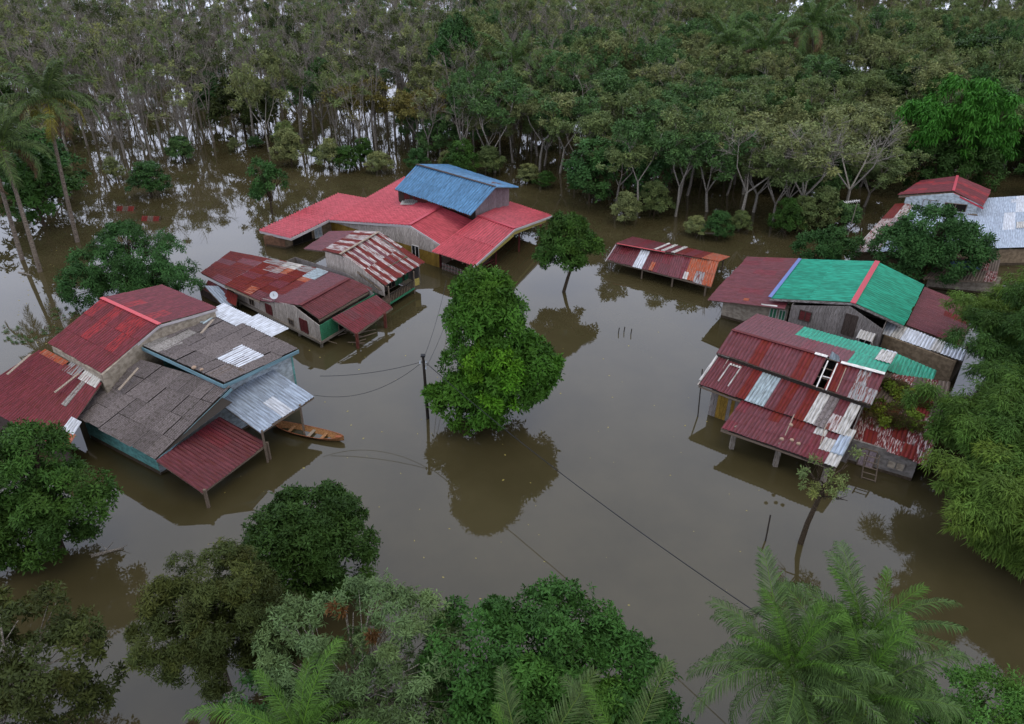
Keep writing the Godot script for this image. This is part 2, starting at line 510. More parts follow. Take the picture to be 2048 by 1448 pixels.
# ---------------------------------------------------------------- houses
func teal_house() -> void:
	var h := thing("teal_house", "teal walled house complex with grey sheet roof and maroon annexes beside the moored canoe", "house", V(-19.29,0.00,-31.59))
	# lower grey slope, upper grey slope, red gable behind, lean-to on the far side, two awnings
	var low := roof(h, [V(-25.35,2.20,-34.46), V(-18.45,2.20,-30.16), V(-15.53,4.20,-34.20), V(-21.98,3.92,-37.41)], ["aaaaaaaa", "aaaaaaaa", "aaaaaaaa", "aaaaaaaa"], 0.15, 0.022, 0.0, 0.05, 0.22)
	var up := roof(h, [V(-13.33,3.60,-39.59), V(-20.67,3.48,-45.30), V(-22.29,4.50,-38.13), V(-15.83,4.50,-33.97)], ["aaaaaaall", "aaaaaaala", "aaaaaaaaa", "aaaaaaaaa"], 0.15, 0.02, 0.0, 0.05, 0.22)
	patch(up, 0.1, 0.36, 0.36, 0.72, "z", 0.07)
	patch(up, 0.28, 0.64, -0.26, 0.02, "z", 0.05)
	patch(up, 0.62, 1.0, -0.16, 0.12, "z", 0.06)
	patch(up, 0.86, 0.99, 0.16, 0.34, "t", 0.08, 0.12)
	patch(up, 0.74, 0.87, 0.72, 0.93, "l", 0.07, -0.06)
	patch(up, 0.02, 0.2, 0.7, 0.98, "n", 0.06)
	var red := roof(h, [V(-28.35,4.20,-38.85), V(-23.39,4.20,-35.41), V(-21.51,5.30,-39.41), V(-26.69,5.29,-42.94)], ["cmcmccm", "mmcmmcm", "mmmmmmm"], 0.22, 0.03)
	roof(h, [V(-19.83,4.20,-44.01), V(-25.04,4.20,-47.55), V(-26.67,5.30,-42.92), V(-21.51,5.30,-39.41)], ["mcmmcmm", "mmmmmmm", "mmmmmmm"], 0.22, 0.03)
	var lean := roof(h, [V(-32.54,1.80,-36.28), V(-24.59,1.80,-31.66), V(-23.44,3.60,-35.29), V(-28.94,3.71,-38.77)], ["mmmmmmm", "mmmmmmm", "mmmmmmm"], 0.22, 0.03)
	patch(lean, 0.05, 0.45, 0.96, 1.05, "o", 0.06)
	patch(lean, 0.48, 0.7, 0.9, 1.06, "g", 0.06)
	patch(lean, 0.72, 0.98, 0.9, 1.05, "w", 0.07)
	patch(lean, 0.78, 0.84, 0.5, 0.9, "l", 0.06)
	patch(lean, 0.96, 1.08, 0.22, 0.42, "z", 0.1)
	patch(lean, 0.98, 1.1, 0.02, 0.24, "o", 0.08)
	roof(h, [V(-13.83,2.10,-32.81), V(-11.77,2.10,-36.52), V(-14.83,3.00,-38.36), V(-16.64,2.93,-34.53)], ["sssss", "sszss"], 0.22, 0.03)
	roof(h, [V(-15.80,1.10,-28.90), V(-13.70,1.10,-33.15), V(-16.49,2.30,-33.96), V(-18.36,2.26,-29.99)], ["dddmd", "ddddd"], 0.22, 0.03)
	# ridge caps and fascias
	edge(h, "ridge_cap", V(-26.69,5.36,-42.86), V(-21.42,5.36,-39.30), "faded red trim", 0.26, 0.04, 0.0)
	edge(h, "fascia", V(-22.28,4.45,-38.10), V(-15.84,4.45,-33.94), "blue fascia", 0.05, 0.22)
	edge(h, "fascia", V(-15.84,4.45,-33.94), V(-13.29,3.55,-39.56), "blue fascia", 0.05, 0.22)
	edge(h, "fascia", V(-15.53,4.15,-34.17), V(-18.45,2.15,-30.14), "blue fascia", 0.05, 0.16)
	edge(h, "fascia", V(-23.39,4.15,-35.38), V(-21.51,5.25,-39.37), "fascia", 0.05, 0.16)
	edge(h, "fascia", V(-21.51,5.25,-39.37), V(-19.82,4.15,-43.96), "fascia", 0.05, 0.16)
	# walls: u runs from the front eave to the back, the gable end is the wall with the two awnings
	var a := V(-19.29,0.00,-31.59)
	var b := V(-24.91,0.00,-34.93)
	var u := (V(-15.53,4.20,-34.20) - V(-18.45,2.20,-30.16))
	u.y = 0
	u = u.normalized()
	var e := a + u * 9.6
	wall(h, "wall", b, a, -0.6, [Vector2(0, 2.3), Vector2(1, 2.3)], "teal wall")
	wall(h, "gable_wall", a, e, -0.6, [Vector2(0, 2.3), Vector2(0.44, 4.2), Vector2(1, 3.5)], "pale blue wall")
	wall(h, "wall", e, e + (b - a), -0.6, [Vector2(0, 3.4), Vector2(1, 3.4)], "teal wall")
	wall(h, "wall", e + (b - a), b, -0.6, [Vector2(0, 3.4), Vector2(0.56, 4.2), Vector2(1, 2.3)], "teal wall")
	var ra := V(-23.22,4.10,-35.25)
	var rb := V(-19.89,4.10,-43.76)
	wall(h, "gable_wall", ra, rb, -0.6, [Vector2(0, 4.15), Vector2(0.48, 5.15), Vector2(1, 4.15)], "cream wall")
	var left := V(-28.35,4.20,-38.85) - V(-23.39,4.20,-35.41)
	wall(h, "wall", ra + left * 0.94, ra, -0.6, [Vector2(0, 4.15), Vector2(1, 4.15)], "cream wall")
	wall(h, "wall", rb, rb + left * 0.94, -0.6, [Vector2(0, 4.15), Vector2(1, 4.15)], "cream wall")
	var la := V(-29.02,1.80,-33.94) + u * 0.6
	var lb := V(-24.70,1.80,-31.65) + u * 0.6
	wall(h, "wall", la - (lb - la), lb, -0.6, [Vector2(0, 1.95), Vector2(1, 1.95)], "dark plank")
	for p in [V(-15.77,1.10,-28.94), V(-13.78,1.10,-33.05)]:
		post(h, p - u * -0.1, 1.2, 0.14, "old wood")
	for p in [V(-13.76,2.10,-32.86), V(-12.34,2.10,-35.49)]:
		post(h, p, 2.2, 0.1, "old wood")
	beam(h, "awning_beam", V(-15.82,1.02,-28.92), V(-13.72,1.02,-33.16), 0.08, 0.1, "old wood")
	beam(h, "awning_beam", V(-13.86,2.00,-32.86), V(-11.81,2.00,-36.51), 0.08, 0.1, "old wood")
	# loose boards that lie on its roofs
	for t in [["grey board lying on the lower grey roof slope of the teal house", V(-22.30,3.35,-34.87), V(-21.55,4.10,-36.08)], ["short board lying askew on the upper grey roof of the teal house", V(-19.37,4.30,-40.06), V(-19.47,4.10,-42.30)], ["weathered board across the maroon lean-to beside the red gable", V(-25.91,3.20,-34.74), V(-25.01,3.75,-35.94)], ["thin dark branch lying near the gable edge of the grey roof", V(-18.23,3.25,-34.21), V(-17.58,3.60,-34.98)], ["pale batten along the left rim of the maroon lean-to", V(-29.33,3.50,-36.11), V(-28.83,3.90,-37.83)]]:
		loose(t[0], t[1], t[2], 0.16 if not "branch" in t[0] else 0.06)
	# a satellite box and odds and ends on the upper roof
	var k := thing("roof_stone", "two dark stones weighing down the upper grey roof beside its front rim", "stone", V(-18.01,4.62,-35.48))
	part(k, "stone", rock(0.14, 3), M["stone"])
	part(k, "stone", rock(0.11, 4), M["stone"], Transform3D(Basis(), V(0.5, 0, 0.2)))


func loose(label: String, p: Vector3, q: Vector3, w: float) -> void:
	var t := thing("loose_board", label, "board", V(p.x, p.y, p.z))
	beam(t, "board", p + V(0, 0.07, 0), q + V(0, 0.07, 0), w, 0.03 if w > 0.1 else w, "new wood" if w > 0.1 else "dark wood")


func rock(r: float, s: int) -> ArrayMesh:
	var n := FastNoiseLite.new()
	n.seed = s
	n.frequency = 1.2
	var m := SphereMesh.new()
	m.radius = r
	m.height = r * 1.4
	m.radial_segments = 10
	m.rings = 6
	var a := m.get_mesh_arrays()
	var v: PackedVector3Array = a[Mesh.ARRAY_VERTEX]
	for i in v.size():
		v[i] *= 1.0 + 0.35 * n.get_noise_3dv(v[i] / r)
	a[Mesh.ARRAY_VERTEX] = v
	var o := ArrayMesh.new()
	o.add_surface_from_arrays(Mesh.PRIMITIVE_TRIANGLES, a)
	return o


func stilt_house() -> void:
	var h := thing("stilt_house", "long low stilt house with rusty patchwork roofs and a grey plank wall over pilings", "house", V(-16.08,0.00,-48.88))
	roof(h, [V(-25.16,1.42,-60.97), V(-25.82,1.60,-55.71), V(-22.41,2.30,-51.88), V(-20.46,2.30,-57.25)], ["rmrrrm", "rrmrrr"], 0.22, 0.03, 0, 0.06, 0.2)
	var d := roof(h, [V(-19.29,1.75,-50.27), V(-16.41,1.67,-56.87), V(-20.41,2.35,-57.13), V(-22.36,2.35,-51.77)], ["rrmrrg", "rrrmow", "drmrrg"], 0.22, 0.03, 0, 0.06, 0.2)
	patch(d, 0.02, 0.2, 0.3, 0.5, "o", 0.05, 0.1)
	patch(d, 0.62, 0.98, 0.45, 0.8, "g", 0.05)
	var f := roof(h, [V(-16.49,1.60,-57.15), V(-19.36,1.70,-50.46), V(-15.47,2.60,-47.86), V(-12.90,2.60,-52.81)], ["ddddd", "ddddd", "gorrd"], 0.22, 0.03, 0, 0.03, 0.1)
	patch(f, 0.02, 0.3, 0.02, 0.42, "t", 0.06)
	roof(h, [V(-13.98,1.90,-47.05), V(-11.05,1.90,-52.44), V(-12.87,2.65,-52.70), V(-15.44,2.65,-47.76)], ["dddddd", "dddddd"], 0.22, 0.03, 0, 0.02, 0.08)
	roof(h, [V(-10.00,2.10,-52.60), V(-7.47,2.10,-57.50), V(-11.85,3.40,-61.12), V(-14.15,3.40,-55.77)], ["xrxdxrxxdxrxxrx", "rxrxrrxrdrxrxrr"], 0.2, 0.02, 0, 0.03, 0.16)
	roof(h, [V(-14.12,3.05,-62.23), V(-16.05,3.05,-57.46), V(-14.12,3.45,-55.65), V(-11.83,3.45,-60.98)], ["xrxxrxrxxr"], 0.2, 0.02, 0, 0.03, 0.16)
	roof(h, [V(-17.00,2.20,-64.30), V(-18.28,2.20,-59.87), V(-16.09,2.95,-57.60), V(-14.18,2.95,-62.50)], ["ddddd"], 0.22, 0.03)
	roof(h, [V(-11.20,1.20,-46.15), V(-9.24,1.20,-50.54), V(-10.55,1.95,-51.14), V(-13.06,1.95,-47.14)], ["mdmmd", "mmdmm"], 0.22, 0.03)
	var side := roof(h, [V(-10.34,1.75,-52.60), V(-12.10,2.20,-54.25), V(-12.53,2.50,-54.55), V(-10.86,2.00,-52.98)], ["gtg"], 0.2, 0.012)
	patch(side, 0.2, 0.9, 0.0, 0.5, "t", 0.04)
	edge(h, "ridge_cap", V(-14.07,3.52,-55.48), V(-11.79,3.52,-60.79), "new wood", 0.2, 0.05, 0)
	edge(h, "ridge_cap", V(-15.41,2.70,-47.66), V(-12.85,2.70,-52.58), "maroon paint", 0.3, 0.03, 0)
	edge(h, "fascia", V(-13.97,1.85,-46.98), V(-11.04,1.85,-52.36), "old wood", 0.05, 0.14)
	edge(h, "fascia", V(-19.30,1.70,-50.28), V(-22.39,2.25,-51.80), "new wood", 0.05, 0.12)
	# front wall above the pilings
	var a := V(-22.35,0.60,-53.23)
	var b := V(-13.74,0.60,-46.12)
	planks(h, a, b, 0.55, [Vector2(0, 1.85), Vector2(0.3, 1.65), Vector2(0.74, 2.5), Vector2(1, 1.85)], 0.28, ["pale plank"])
	window(h, a, b, 0.79, 0.87, 0.75, 1.65, "maroon paint", "maroon paint", "door")
	window(h, a, b, 0.4, 0.47, 0.75, 1.45, "maroon paint", "maroon paint")
	window(h, a, b, 0.66, 0.71, 0.75, 1.15, "old wood", "dark glass")
	window(h, a, b, 0.2, 0.25, 0.75, 1.25, "old wood", "dark glass")
	var u := (V(-11.05,1.90,-52.44) - V(-13.98,1.90,-47.05))
	u.y = 0
	u = u.normalized()
	var c := b + u * 6.2
	planks(h, b, c, 0.55, [Vector2(0, 1.85), Vector2(1, 1.85)], 0.26, ["green paint"])
	window(h, b, c, 0.3, 0.5, 0.6, 1.6, "old wood", "dark inside", "door")
	planks(h, c, a + u * 7.0, 0.55, [Vector2(0, 1.85), Vector2(0.3, 2.5), Vector2(1, 1.6)], 0.5, ["grey plank"])
	planks(h, a + u * 7.0, a, 0.55, [Vector2(0, 1.6), Vector2(1, 1.8)], 0.5, ["grey plank"])
	# floor beams and pilings
	beam(h, "floor_beam", a + V(0, -0.1, 0) - u * 0.08, b + V(0, -0.1, 0) - u * 0.08, 0.14, 0.2, "concrete")
	beam(h, "floor_beam", b + V(0, -0.1, 0), c + V(0, -0.1, 0), 0.14, 0.2, "concrete")
	part(h, "floor", block(a + V(0, 0.52, 0) - V(0, a.y, 0) - h.position, b + V(0, 0.52, 0) - V(0, b.y, 0) - h.position, c + V(0, 0.52, 0) - V(0, c.y, 0) - h.position, a + u * 7.0 + V(0, 0.52, 0) - V(0, a.y, 0) - h.position, V(0, -0.06, 0)), M["old wood"])
	for t in [0.04, 0.3, 0.52, 0.75, 0.985]:
		for k in [0.1, 3.0, 6.0]:
			post(h, a.lerp(b, t) + u * k, 0.5, 0.17, "concrete")
	# upper room
	var ua := V(-15.76,3.00,-57.26)
	var ub := V(-10.15,2.05,-52.52)
	planks(h, ua, ub, 1.2, [Vector2(0, 3.0), Vector2(0.42, 3.35), Vector2(1, 2.05)], 0.24, ["pale plank"])
	var inner := (ua - ub).normalized() * 1.5
	planks(h, ub + inner, ub + inner + u * 4.8, 0.5, [Vector2(0, 2.5), Vector2(1, 2.5)], 0.28, ["green paint", "dark plank", "dark plank"])
	window(h, ub + inner, ub + inner + u * 4.8, 0.4, 0.6, 0.6, 1.9, "old wood", "dark inside", "doorway")
	planks(h, ub + u * 4.8, ua + u * 4.8, 0.5, [Vector2(0, 2.05), Vector2(0.58, 3.3), Vector2(1, 3.0)], 0.4, ["grey plank"])
	planks(h, ua + u * 4.8, ua, 0.5, [Vector2(0, 3.0), Vector2(1, 3.0)], 0.4, ["grey plank"])
	# awning posts
	for p in [V(-11.18,1.20,-46.23), V(-9.69,1.20,-49.49)]:
		post(h, p, 1.25, 0.2, "red brick post")
	beam(h, "awning_beam", V(-11.22,1.10,-46.18), V(-9.25,1.10,-50.57), 0.08, 0.12, "old wood")
	# porch with a green rail at the back
	var g0 := V(-10.33,0.50,-52.94)
	var g1 := V(-8.72,0.50,-55.99)
	beam(h, "porch_floor", g0 - V(0, 0.05, 0), g1 - V(0, 0.05, 0), 1.2, 0.08, "old wood")
	beam(h, "porch_sill", g0 + V(0.5, 0, 0.3), g1 + V(0.5, 0, 0.3), 0.1, 0.14, "green paint")
	beam(h, "rail", g0 + V(0.5, 0.75, 0.3), g1 + V(0.5, 0.75, 0.3), 0.07, 0.07, "dark wood")
	for i in 17:
		var p := g0.lerp(g1, i / 16.0) + V(0.5, 0, 0.3)
		beam(h, "baluster", p, p + V(0, 0.75, 0), 0.04, 0.04, "dark wood")
	for p in [g0 + V(0.5, 0, 0.3), g1 + V(0.5, 0, 0.3)]:
		post(h, p, 2.0, 0.1, "old wood")
	part(h, "yellow_panel", block(g1 + V(0.55, 0.2, 0.3) - h.position, g1 + V(0.9, 0.2, 0.0) - h.position, g1 + V(0.9, 0.8, 0.0) - h.position, g1 + V(0.55, 0.8, 0.3) - h.position, V(-0.02, 0, -0.03)), M["yellow paint"])
	# woodpile under the awning
	for i in 12:
		var p := V(-13.65,0.50,-46.76) + V(rng.randf_range(0, 2.4), rng.randf_range(-0.3, 0.1), rng.randf_range(-1.6, 0.4))
		var t := beam(h, "stick", p, p + V(rng.randf_range(0.5, 1.3), rng.randf_range(-0.1, 0.2), rng.randf_range(-0.9, 0.3)), 0.05, 0.05, "old wood")
		t.set_meta("kind", "thing")
	# the shed at its far end
	var s := thing("small_shed", "small dark shed with a leaning zinc sheet at the end of the stilt house", "shed", V(-24.30,0.00,-53.86))
	roof(s, [V(-25.23,0.90,-54.00), V(-21.54,0.90,-50.98), V(-21.52,1.50,-51.71), V(-24.77,1.53,-54.40)], ["ddr"], 0.22, 0.03)
	var z := roof(s, [V(-22.56,0.75,-51.26), V(-21.55,0.75,-51.38), V(-23.49,1.60,-53.11), V(-24.62,1.60,-53.16)], ["s"], 0.2, 0.012)
	z.set_meta("label", "leaning zinc sheet")
	planks(s, V(-25.78,0.00,-54.76), V(-22.39,0.00,-52.08), -0.5, [Vector2(0, 0.9), Vector2(1, 0.9)], 0.3, ["dark plank"])
	var k := thing("satellite_dish", "grey satellite dish on the eave of the rusty patchwork roof", "satellite dish", V(-17.86,2.00,-49.53))
	dish(k)


func dish(k: Node3D) -> void:
	var v := PackedVector3Array()
	var uv := PackedVector2Array()
	for i in 5:
		for j in 20:
			var c := []
			for s in [[i, j], [i + 1, j], [i + 1, j + 1], [i, j + 1]]:
				var r: float = 0.3 * s[0] / 5.0
				var t: float = TAU * s[1] / 20.0
				c.append(V(r * cos(t), r * r * 0.5, r * sin(t)))
			for q in [0, 1, 2, 0, 2, 3]:
				v.append(c[q])
				uv.append(Vector2(0, 0))
	var xf := Transform3D(Basis.from_euler(V(0.9, 0.3, 0)), V(0, 0.55, 0))
	part(k, "reflector", flat_mesh(v, uv), M["dish"], xf)
	beam(k, "mast", k.position, k.position + V(0, 0.55, 0), 0.05, 0.05, "concrete")
	beam(k, "feed_arm", k.position + V(0, 0.55, 0), k.position + V(0.1, 0.85, 0.35), 0.03, 0.03, "concrete")


func red_house() -> void:
	var h := thing("red_roofed_house", "large house with bright red tile-pattern roofs and a blue-roofed upper storey", "house", V(-9.56,0.00,-62.97))
	var pk := V(-9.49,3.20,-63.46)
	var main := [V(-12.80,1.53,-84.34), V(-18.11,1.77,-68.63), V(-5.95,4.08,-56.37), V(-4.84,3.20,-73.56)]
	var top := [main[0], main[1], pk, main[3]]
	roof(h, top, ["RRRRRRRR", "RRRRRRRR"], 0.42, 0.075, 0.5, 0.01, 0.08)
	var wing := [V(-24.65,1.00,-67.37), V(-20.43,1.78,-63.45), V(-15.16,1.76,-75.25), V(-19.55,0.94,-79.60)]
	roof(h, [wing[3], wing[0], wing[1], wing[2]], ["RRRRRRRRRRR"], 0.42, 0.075, 0.5, 0.01, 0.08)
	roof(h, [V(-6.49,2.10,-61.46), V(-3.39,2.02,-67.61), V(-7.11,3.20,-68.66), V(-9.49,3.20,-63.46)], ["RRRRRR"], 0.3, 0.05, 0.0, 0.01, 0.12)
	roof(h, [V(-7.29,1.90,-60.50), V(-3.37,1.90,-57.27), V(0.08,3.00,-63.52), V(-3.48,3.03,-66.70)], ["RRRRR", "RRRRR"], 0.3, 0.05, 0.0, 0.01, 0.12)
	roof(h, [V(3.77,1.90,-70.63), V(-0.47,1.87,-74.82), V(-3.48,3.00,-66.78), V(0.08,3.00,-63.52)], ["RRRRR", "RRRRR"], 0.3, 0.05, 0.0, 0.01, 0.12)
	roof(h, [V(-12.04,4.00,-71.60), V(-4.03,4.00,-64.12), V(-1.82,5.40,-68.17), V(-10.23,5.34,-75.78)], ["bbbbbbbbbbb", "bbbbbbbbbbb"], 0.34, 0.065, 0, 0.02, 0.12)
	roof(h, [V(0.43,4.00,-72.93), V(-7.63,3.24,-83.69), V(-10.20,5.40,-75.57), V(-1.82,5.40,-68.17)], ["bbbbbbbbbbb", "bbbbbbbbbbb"], 0.34, 0.065, 0, 0.02, 0.12)
	edge(h, "ridge_cap", V(-10.20,5.45,-75.58), V(-1.82,5.45,-68.17), "dark plank", 0.3, 0.03, 0)
	edge(h, "ridge_cap", V(-3.48,3.07,-66.72), V(0.08,3.07,-63.46), "red trim", 0.3, 0.05, 0)
	edge(h, "ridge_cap", V(-9.48,3.27,-63.39), V(-7.10,3.27,-68.60), "red trim", 0.3, 0.05, 0)
	# white fascias along the rakes
	edge(h, "fascia", main[1], pk, "fascia", 0.05, 0.24, 0.14)
	edge(h, "fascia", pk, main[2] * 0 + V(-6.49,2.10,-61.46), "fascia", 0.05, 0.24, 0.14)
	edge(h, "fascia", wing[0], wing[1], "fascia", 0.05, 0.24, 0.14)
	edge(h, "fascia", wing[1], main[1], "fascia", 0.05, 0.24, 0.14)
	edge(h, "fascia", V(-3.36,1.90,-57.16), V(0.08,3.00,-63.39), "fascia", 0.05, 0.2, 0.12)
	edge(h, "fascia", V(0.08,3.00,-63.39), V(3.77,1.90,-70.48), "fascia", 0.05, 0.2, 0.12)
	# the gable wall
	var a := V(-18.21,1.40,-69.55)
	var b := V(-6.68,0.00,-61.32)
	a.y = 0
	planks(h, a, b, -0.5, [Vector2(0, 1.3), Vector2(0.77, 3.0), Vector2(1, 2.1)], 0.3, ["pale plank"], 1.25, ["yellow plank"])
	window(h, a, b, 0.77, 0.83, 0.35, 1.4, "white paint", "dark glass")
	window(h, a, b, 0.5, 0.56, 0.5, 1.5, "old wood", "dark plank", "door")
	var back := V(-3.38,2.10,-67.38) - V(-6.49,2.10,-61.46)
	back.y = 0
	planks(h, b, b + back * 1.6, -0.5, [Vector2(0, 2.0), Vector2(1, 2.0)], 0.35, ["maroon paint", "old wood"])
	# wing walls
	var c := V(-23.83,0.00,-65.89)
	var d := V(-21.66,0.00,-65.33)
	var far := V(-19.50,1.00,-79.40) - V(-24.65,1.00,-67.37)
	far.y = 0
	wall(h, "wall", c, d, -0.6, [Vector2(0, 1.0), Vector2(1, 1.3)], "brick wall")
	wall(h, "wall", c + far * 0.95, c, -0.6, [Vector2(0, 0.95), Vector2(1, 0.95)], "brick wall")
	wall(h, "wall", d, a, -0.6, [Vector2(0, 1.25), Vector2(1, 1.25)], "tan wall")
	window(h, d, a, 0.15, 0.55, 0.1, 1.1, "dark wood", "dark inside", "doorway")
	window(h, d, a, 0.62, 0.78, 0.1, 1.15, "white paint", "pale blue wall", "door")
	# upper storey
	var ua := V(-11.74,3.10,-72.21)
	var ub := V(-3.74,2.70,-68.08)
	var uc := V(-0.56,2.70,-72.88)
	planks(h, ua, ub, 2.0, [Vector2(0, 4.1), Vector2(1, 4.1)], 0.34, ["dark plank", "maroon paint"])
	planks(h, ub, uc, 2.0, [Vector2(0, 4.1), Vector2(0.5, 5.25), Vector2(1, 4.1)], 0.26, ["pink plank"])
	planks(h, uc, uc + (ua - ub), 1.5, [Vector2(0, 4.1), Vector2(1, 4.1)], 0.5, ["pink plank"])
	planks(h, uc + (ua - ub), ua, 1.5, [Vector2(0, 4.1), Vector2(0.5, 5.2), Vector2(1, 4.1)], 0.5, ["pink plank"])
	# porch: yellow gable board, posts, fence of pickets
	var y0 := V(-3.06,1.85,-57.73)
	var y1 := V(0.09,2.85,-63.28)
	var y2 := V(3.31,1.85,-70.15)
	var inw := V(-0.12, 0, 0.06)
	for s in [[y0, y1], [y1, y2]]:
		var p: Vector3 = s[0]
		var q: Vector3 = s[1]
		part(h, "gable_board", block(p - V(0, 0.35, 0) + inw - h.position, q - V(0, 0.5, 0) + inw - h.position, q + inw - h.position, p + inw - h.position, V(-0.04, 0, 0.02)), M["yellow paint"])
	for p in [V(-3.54,1.75,-57.19), V(-1.60,0.00,-62.10), V(0.50,0.00,-65.49), V(2.55,0.00,-67.27)]:
		post(h, p, 2.1, 0.16, "maroon paint")
	var f: Array[Vector3] = [V(-6.43,0.00,-60.98), V(-4.02,0.00,-59.07), V(-1.79,0.00,-62.33)]
	for k in 2:
		var n := 17
		for i in n:
			var p := f[k].lerp(f[k + 1], (i + 0.5) / n)
			beam(h, "picket", p - V(0, 0.5, 0), p + V(0, 0.62, 0), 0.09, 0.03, "pale plank" if k == 0 else "maroon paint")
		beam(h, "rail", f[k] + V(0, 0.45, 0), f[k + 1] + V(0, 0.45, 0), 0.05, 0.07, "maroon paint")
		beam(h, "rail", f[k] + V(0, 0.12, 0), f[k + 1] + V(0, 0.12, 0), 0.05, 0.07, "maroon paint")
	post(h, f[1], 1.9, 0.14, "maroon paint")
	var t := thing("zinc_offcut", "crumpled zinc offcut lying on the red roof below the blue gable", "metal sheet", V(-10.68,2.75,-70.94))
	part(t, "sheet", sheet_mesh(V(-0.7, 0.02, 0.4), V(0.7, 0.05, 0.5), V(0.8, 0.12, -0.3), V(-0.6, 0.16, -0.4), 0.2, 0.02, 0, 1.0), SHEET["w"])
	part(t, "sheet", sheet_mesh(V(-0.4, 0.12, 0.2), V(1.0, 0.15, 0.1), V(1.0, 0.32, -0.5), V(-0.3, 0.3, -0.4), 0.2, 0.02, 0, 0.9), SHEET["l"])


func open_shed() -> void:
	var h := thing("open_shed", "low open shed with patched maroon and orange rusted roof standing alone in the water", "shed", V(12.91,0.00,-59.29))
	var f := roof(h, [V(8.25,1.00,-61.37), V(16.46,1.00,-55.84), V(17.72,1.90,-59.11), V(9.40,1.68,-63.72)], ["dmddddmdmooo", "dddddmddmogo"], 0.22, 0.03, 0, 0.05, 0.16)
	patch(f, 0.27, 0.36, -0.04, 0.86, "z", 0.07)
	patch(f, 0.42, 0.46, 0.0, 0.4, "o", 0.07)
	patch(f, 0.74, 0.78, 0.0, 0.3, "w", 0.07)
	patch(f, 0.6, 0.7, -0.05, 1.02, "d", 0.09, 0.05)
	var b := roof(h, [V(19.48,1.30,-61.80), V(11.46,1.01,-67.28), V(9.30,1.95,-63.02), V(17.68,1.95,-58.99)], ["oormrdmddmdd"], 0.22, 0.03, 0, 0.05, 0.16)
	patch(b, 0.42, 0.46, -0.05, 1.0, "w", 0.06)
	patch(b, 0.52, 0.56, -0.05, 1.0, "w", 0.06)
	patch(b, 0.6, 0.63, -0.05, 1.0, "w", 0.06)
	edge(h, "ridge_cap", V(9.36,1.98,-62.82), V(13.39,1.98,-60.92), "faded red trim", 0.12, 0.03, 0)
	edge(h, "rim", V(8.22,1.00,-61.14), V(9.29,1.90,-62.90), "fascia", 0.05, 0.1)
	for p in [V(8.84,0.95,-61.40), V(11.31,0.95,-59.56), V(13.68,0.95,-57.91), V(16.12,0.95,-56.13), V(18.95,1.20,-61.79), V(15.45,1.20,-64.21), V(11.81,1.20,-66.40)]:
		post(h, p, 1.05, 0.12, "old wood")
	beam(h, "eave_beam", V(8.35,0.90,-61.39), V(16.48,0.90,-55.86), 0.08, 0.1, "old wood")
	part(h, "ridge_beam", unit_box, M["old wood"], Transform3D(Basis(), V(0, -50, 0)) if false else Transform3D(Basis.from_scale(V(0.1, 0.1, 0.1)), V(13.95,1.75,-61.41) - h.position))


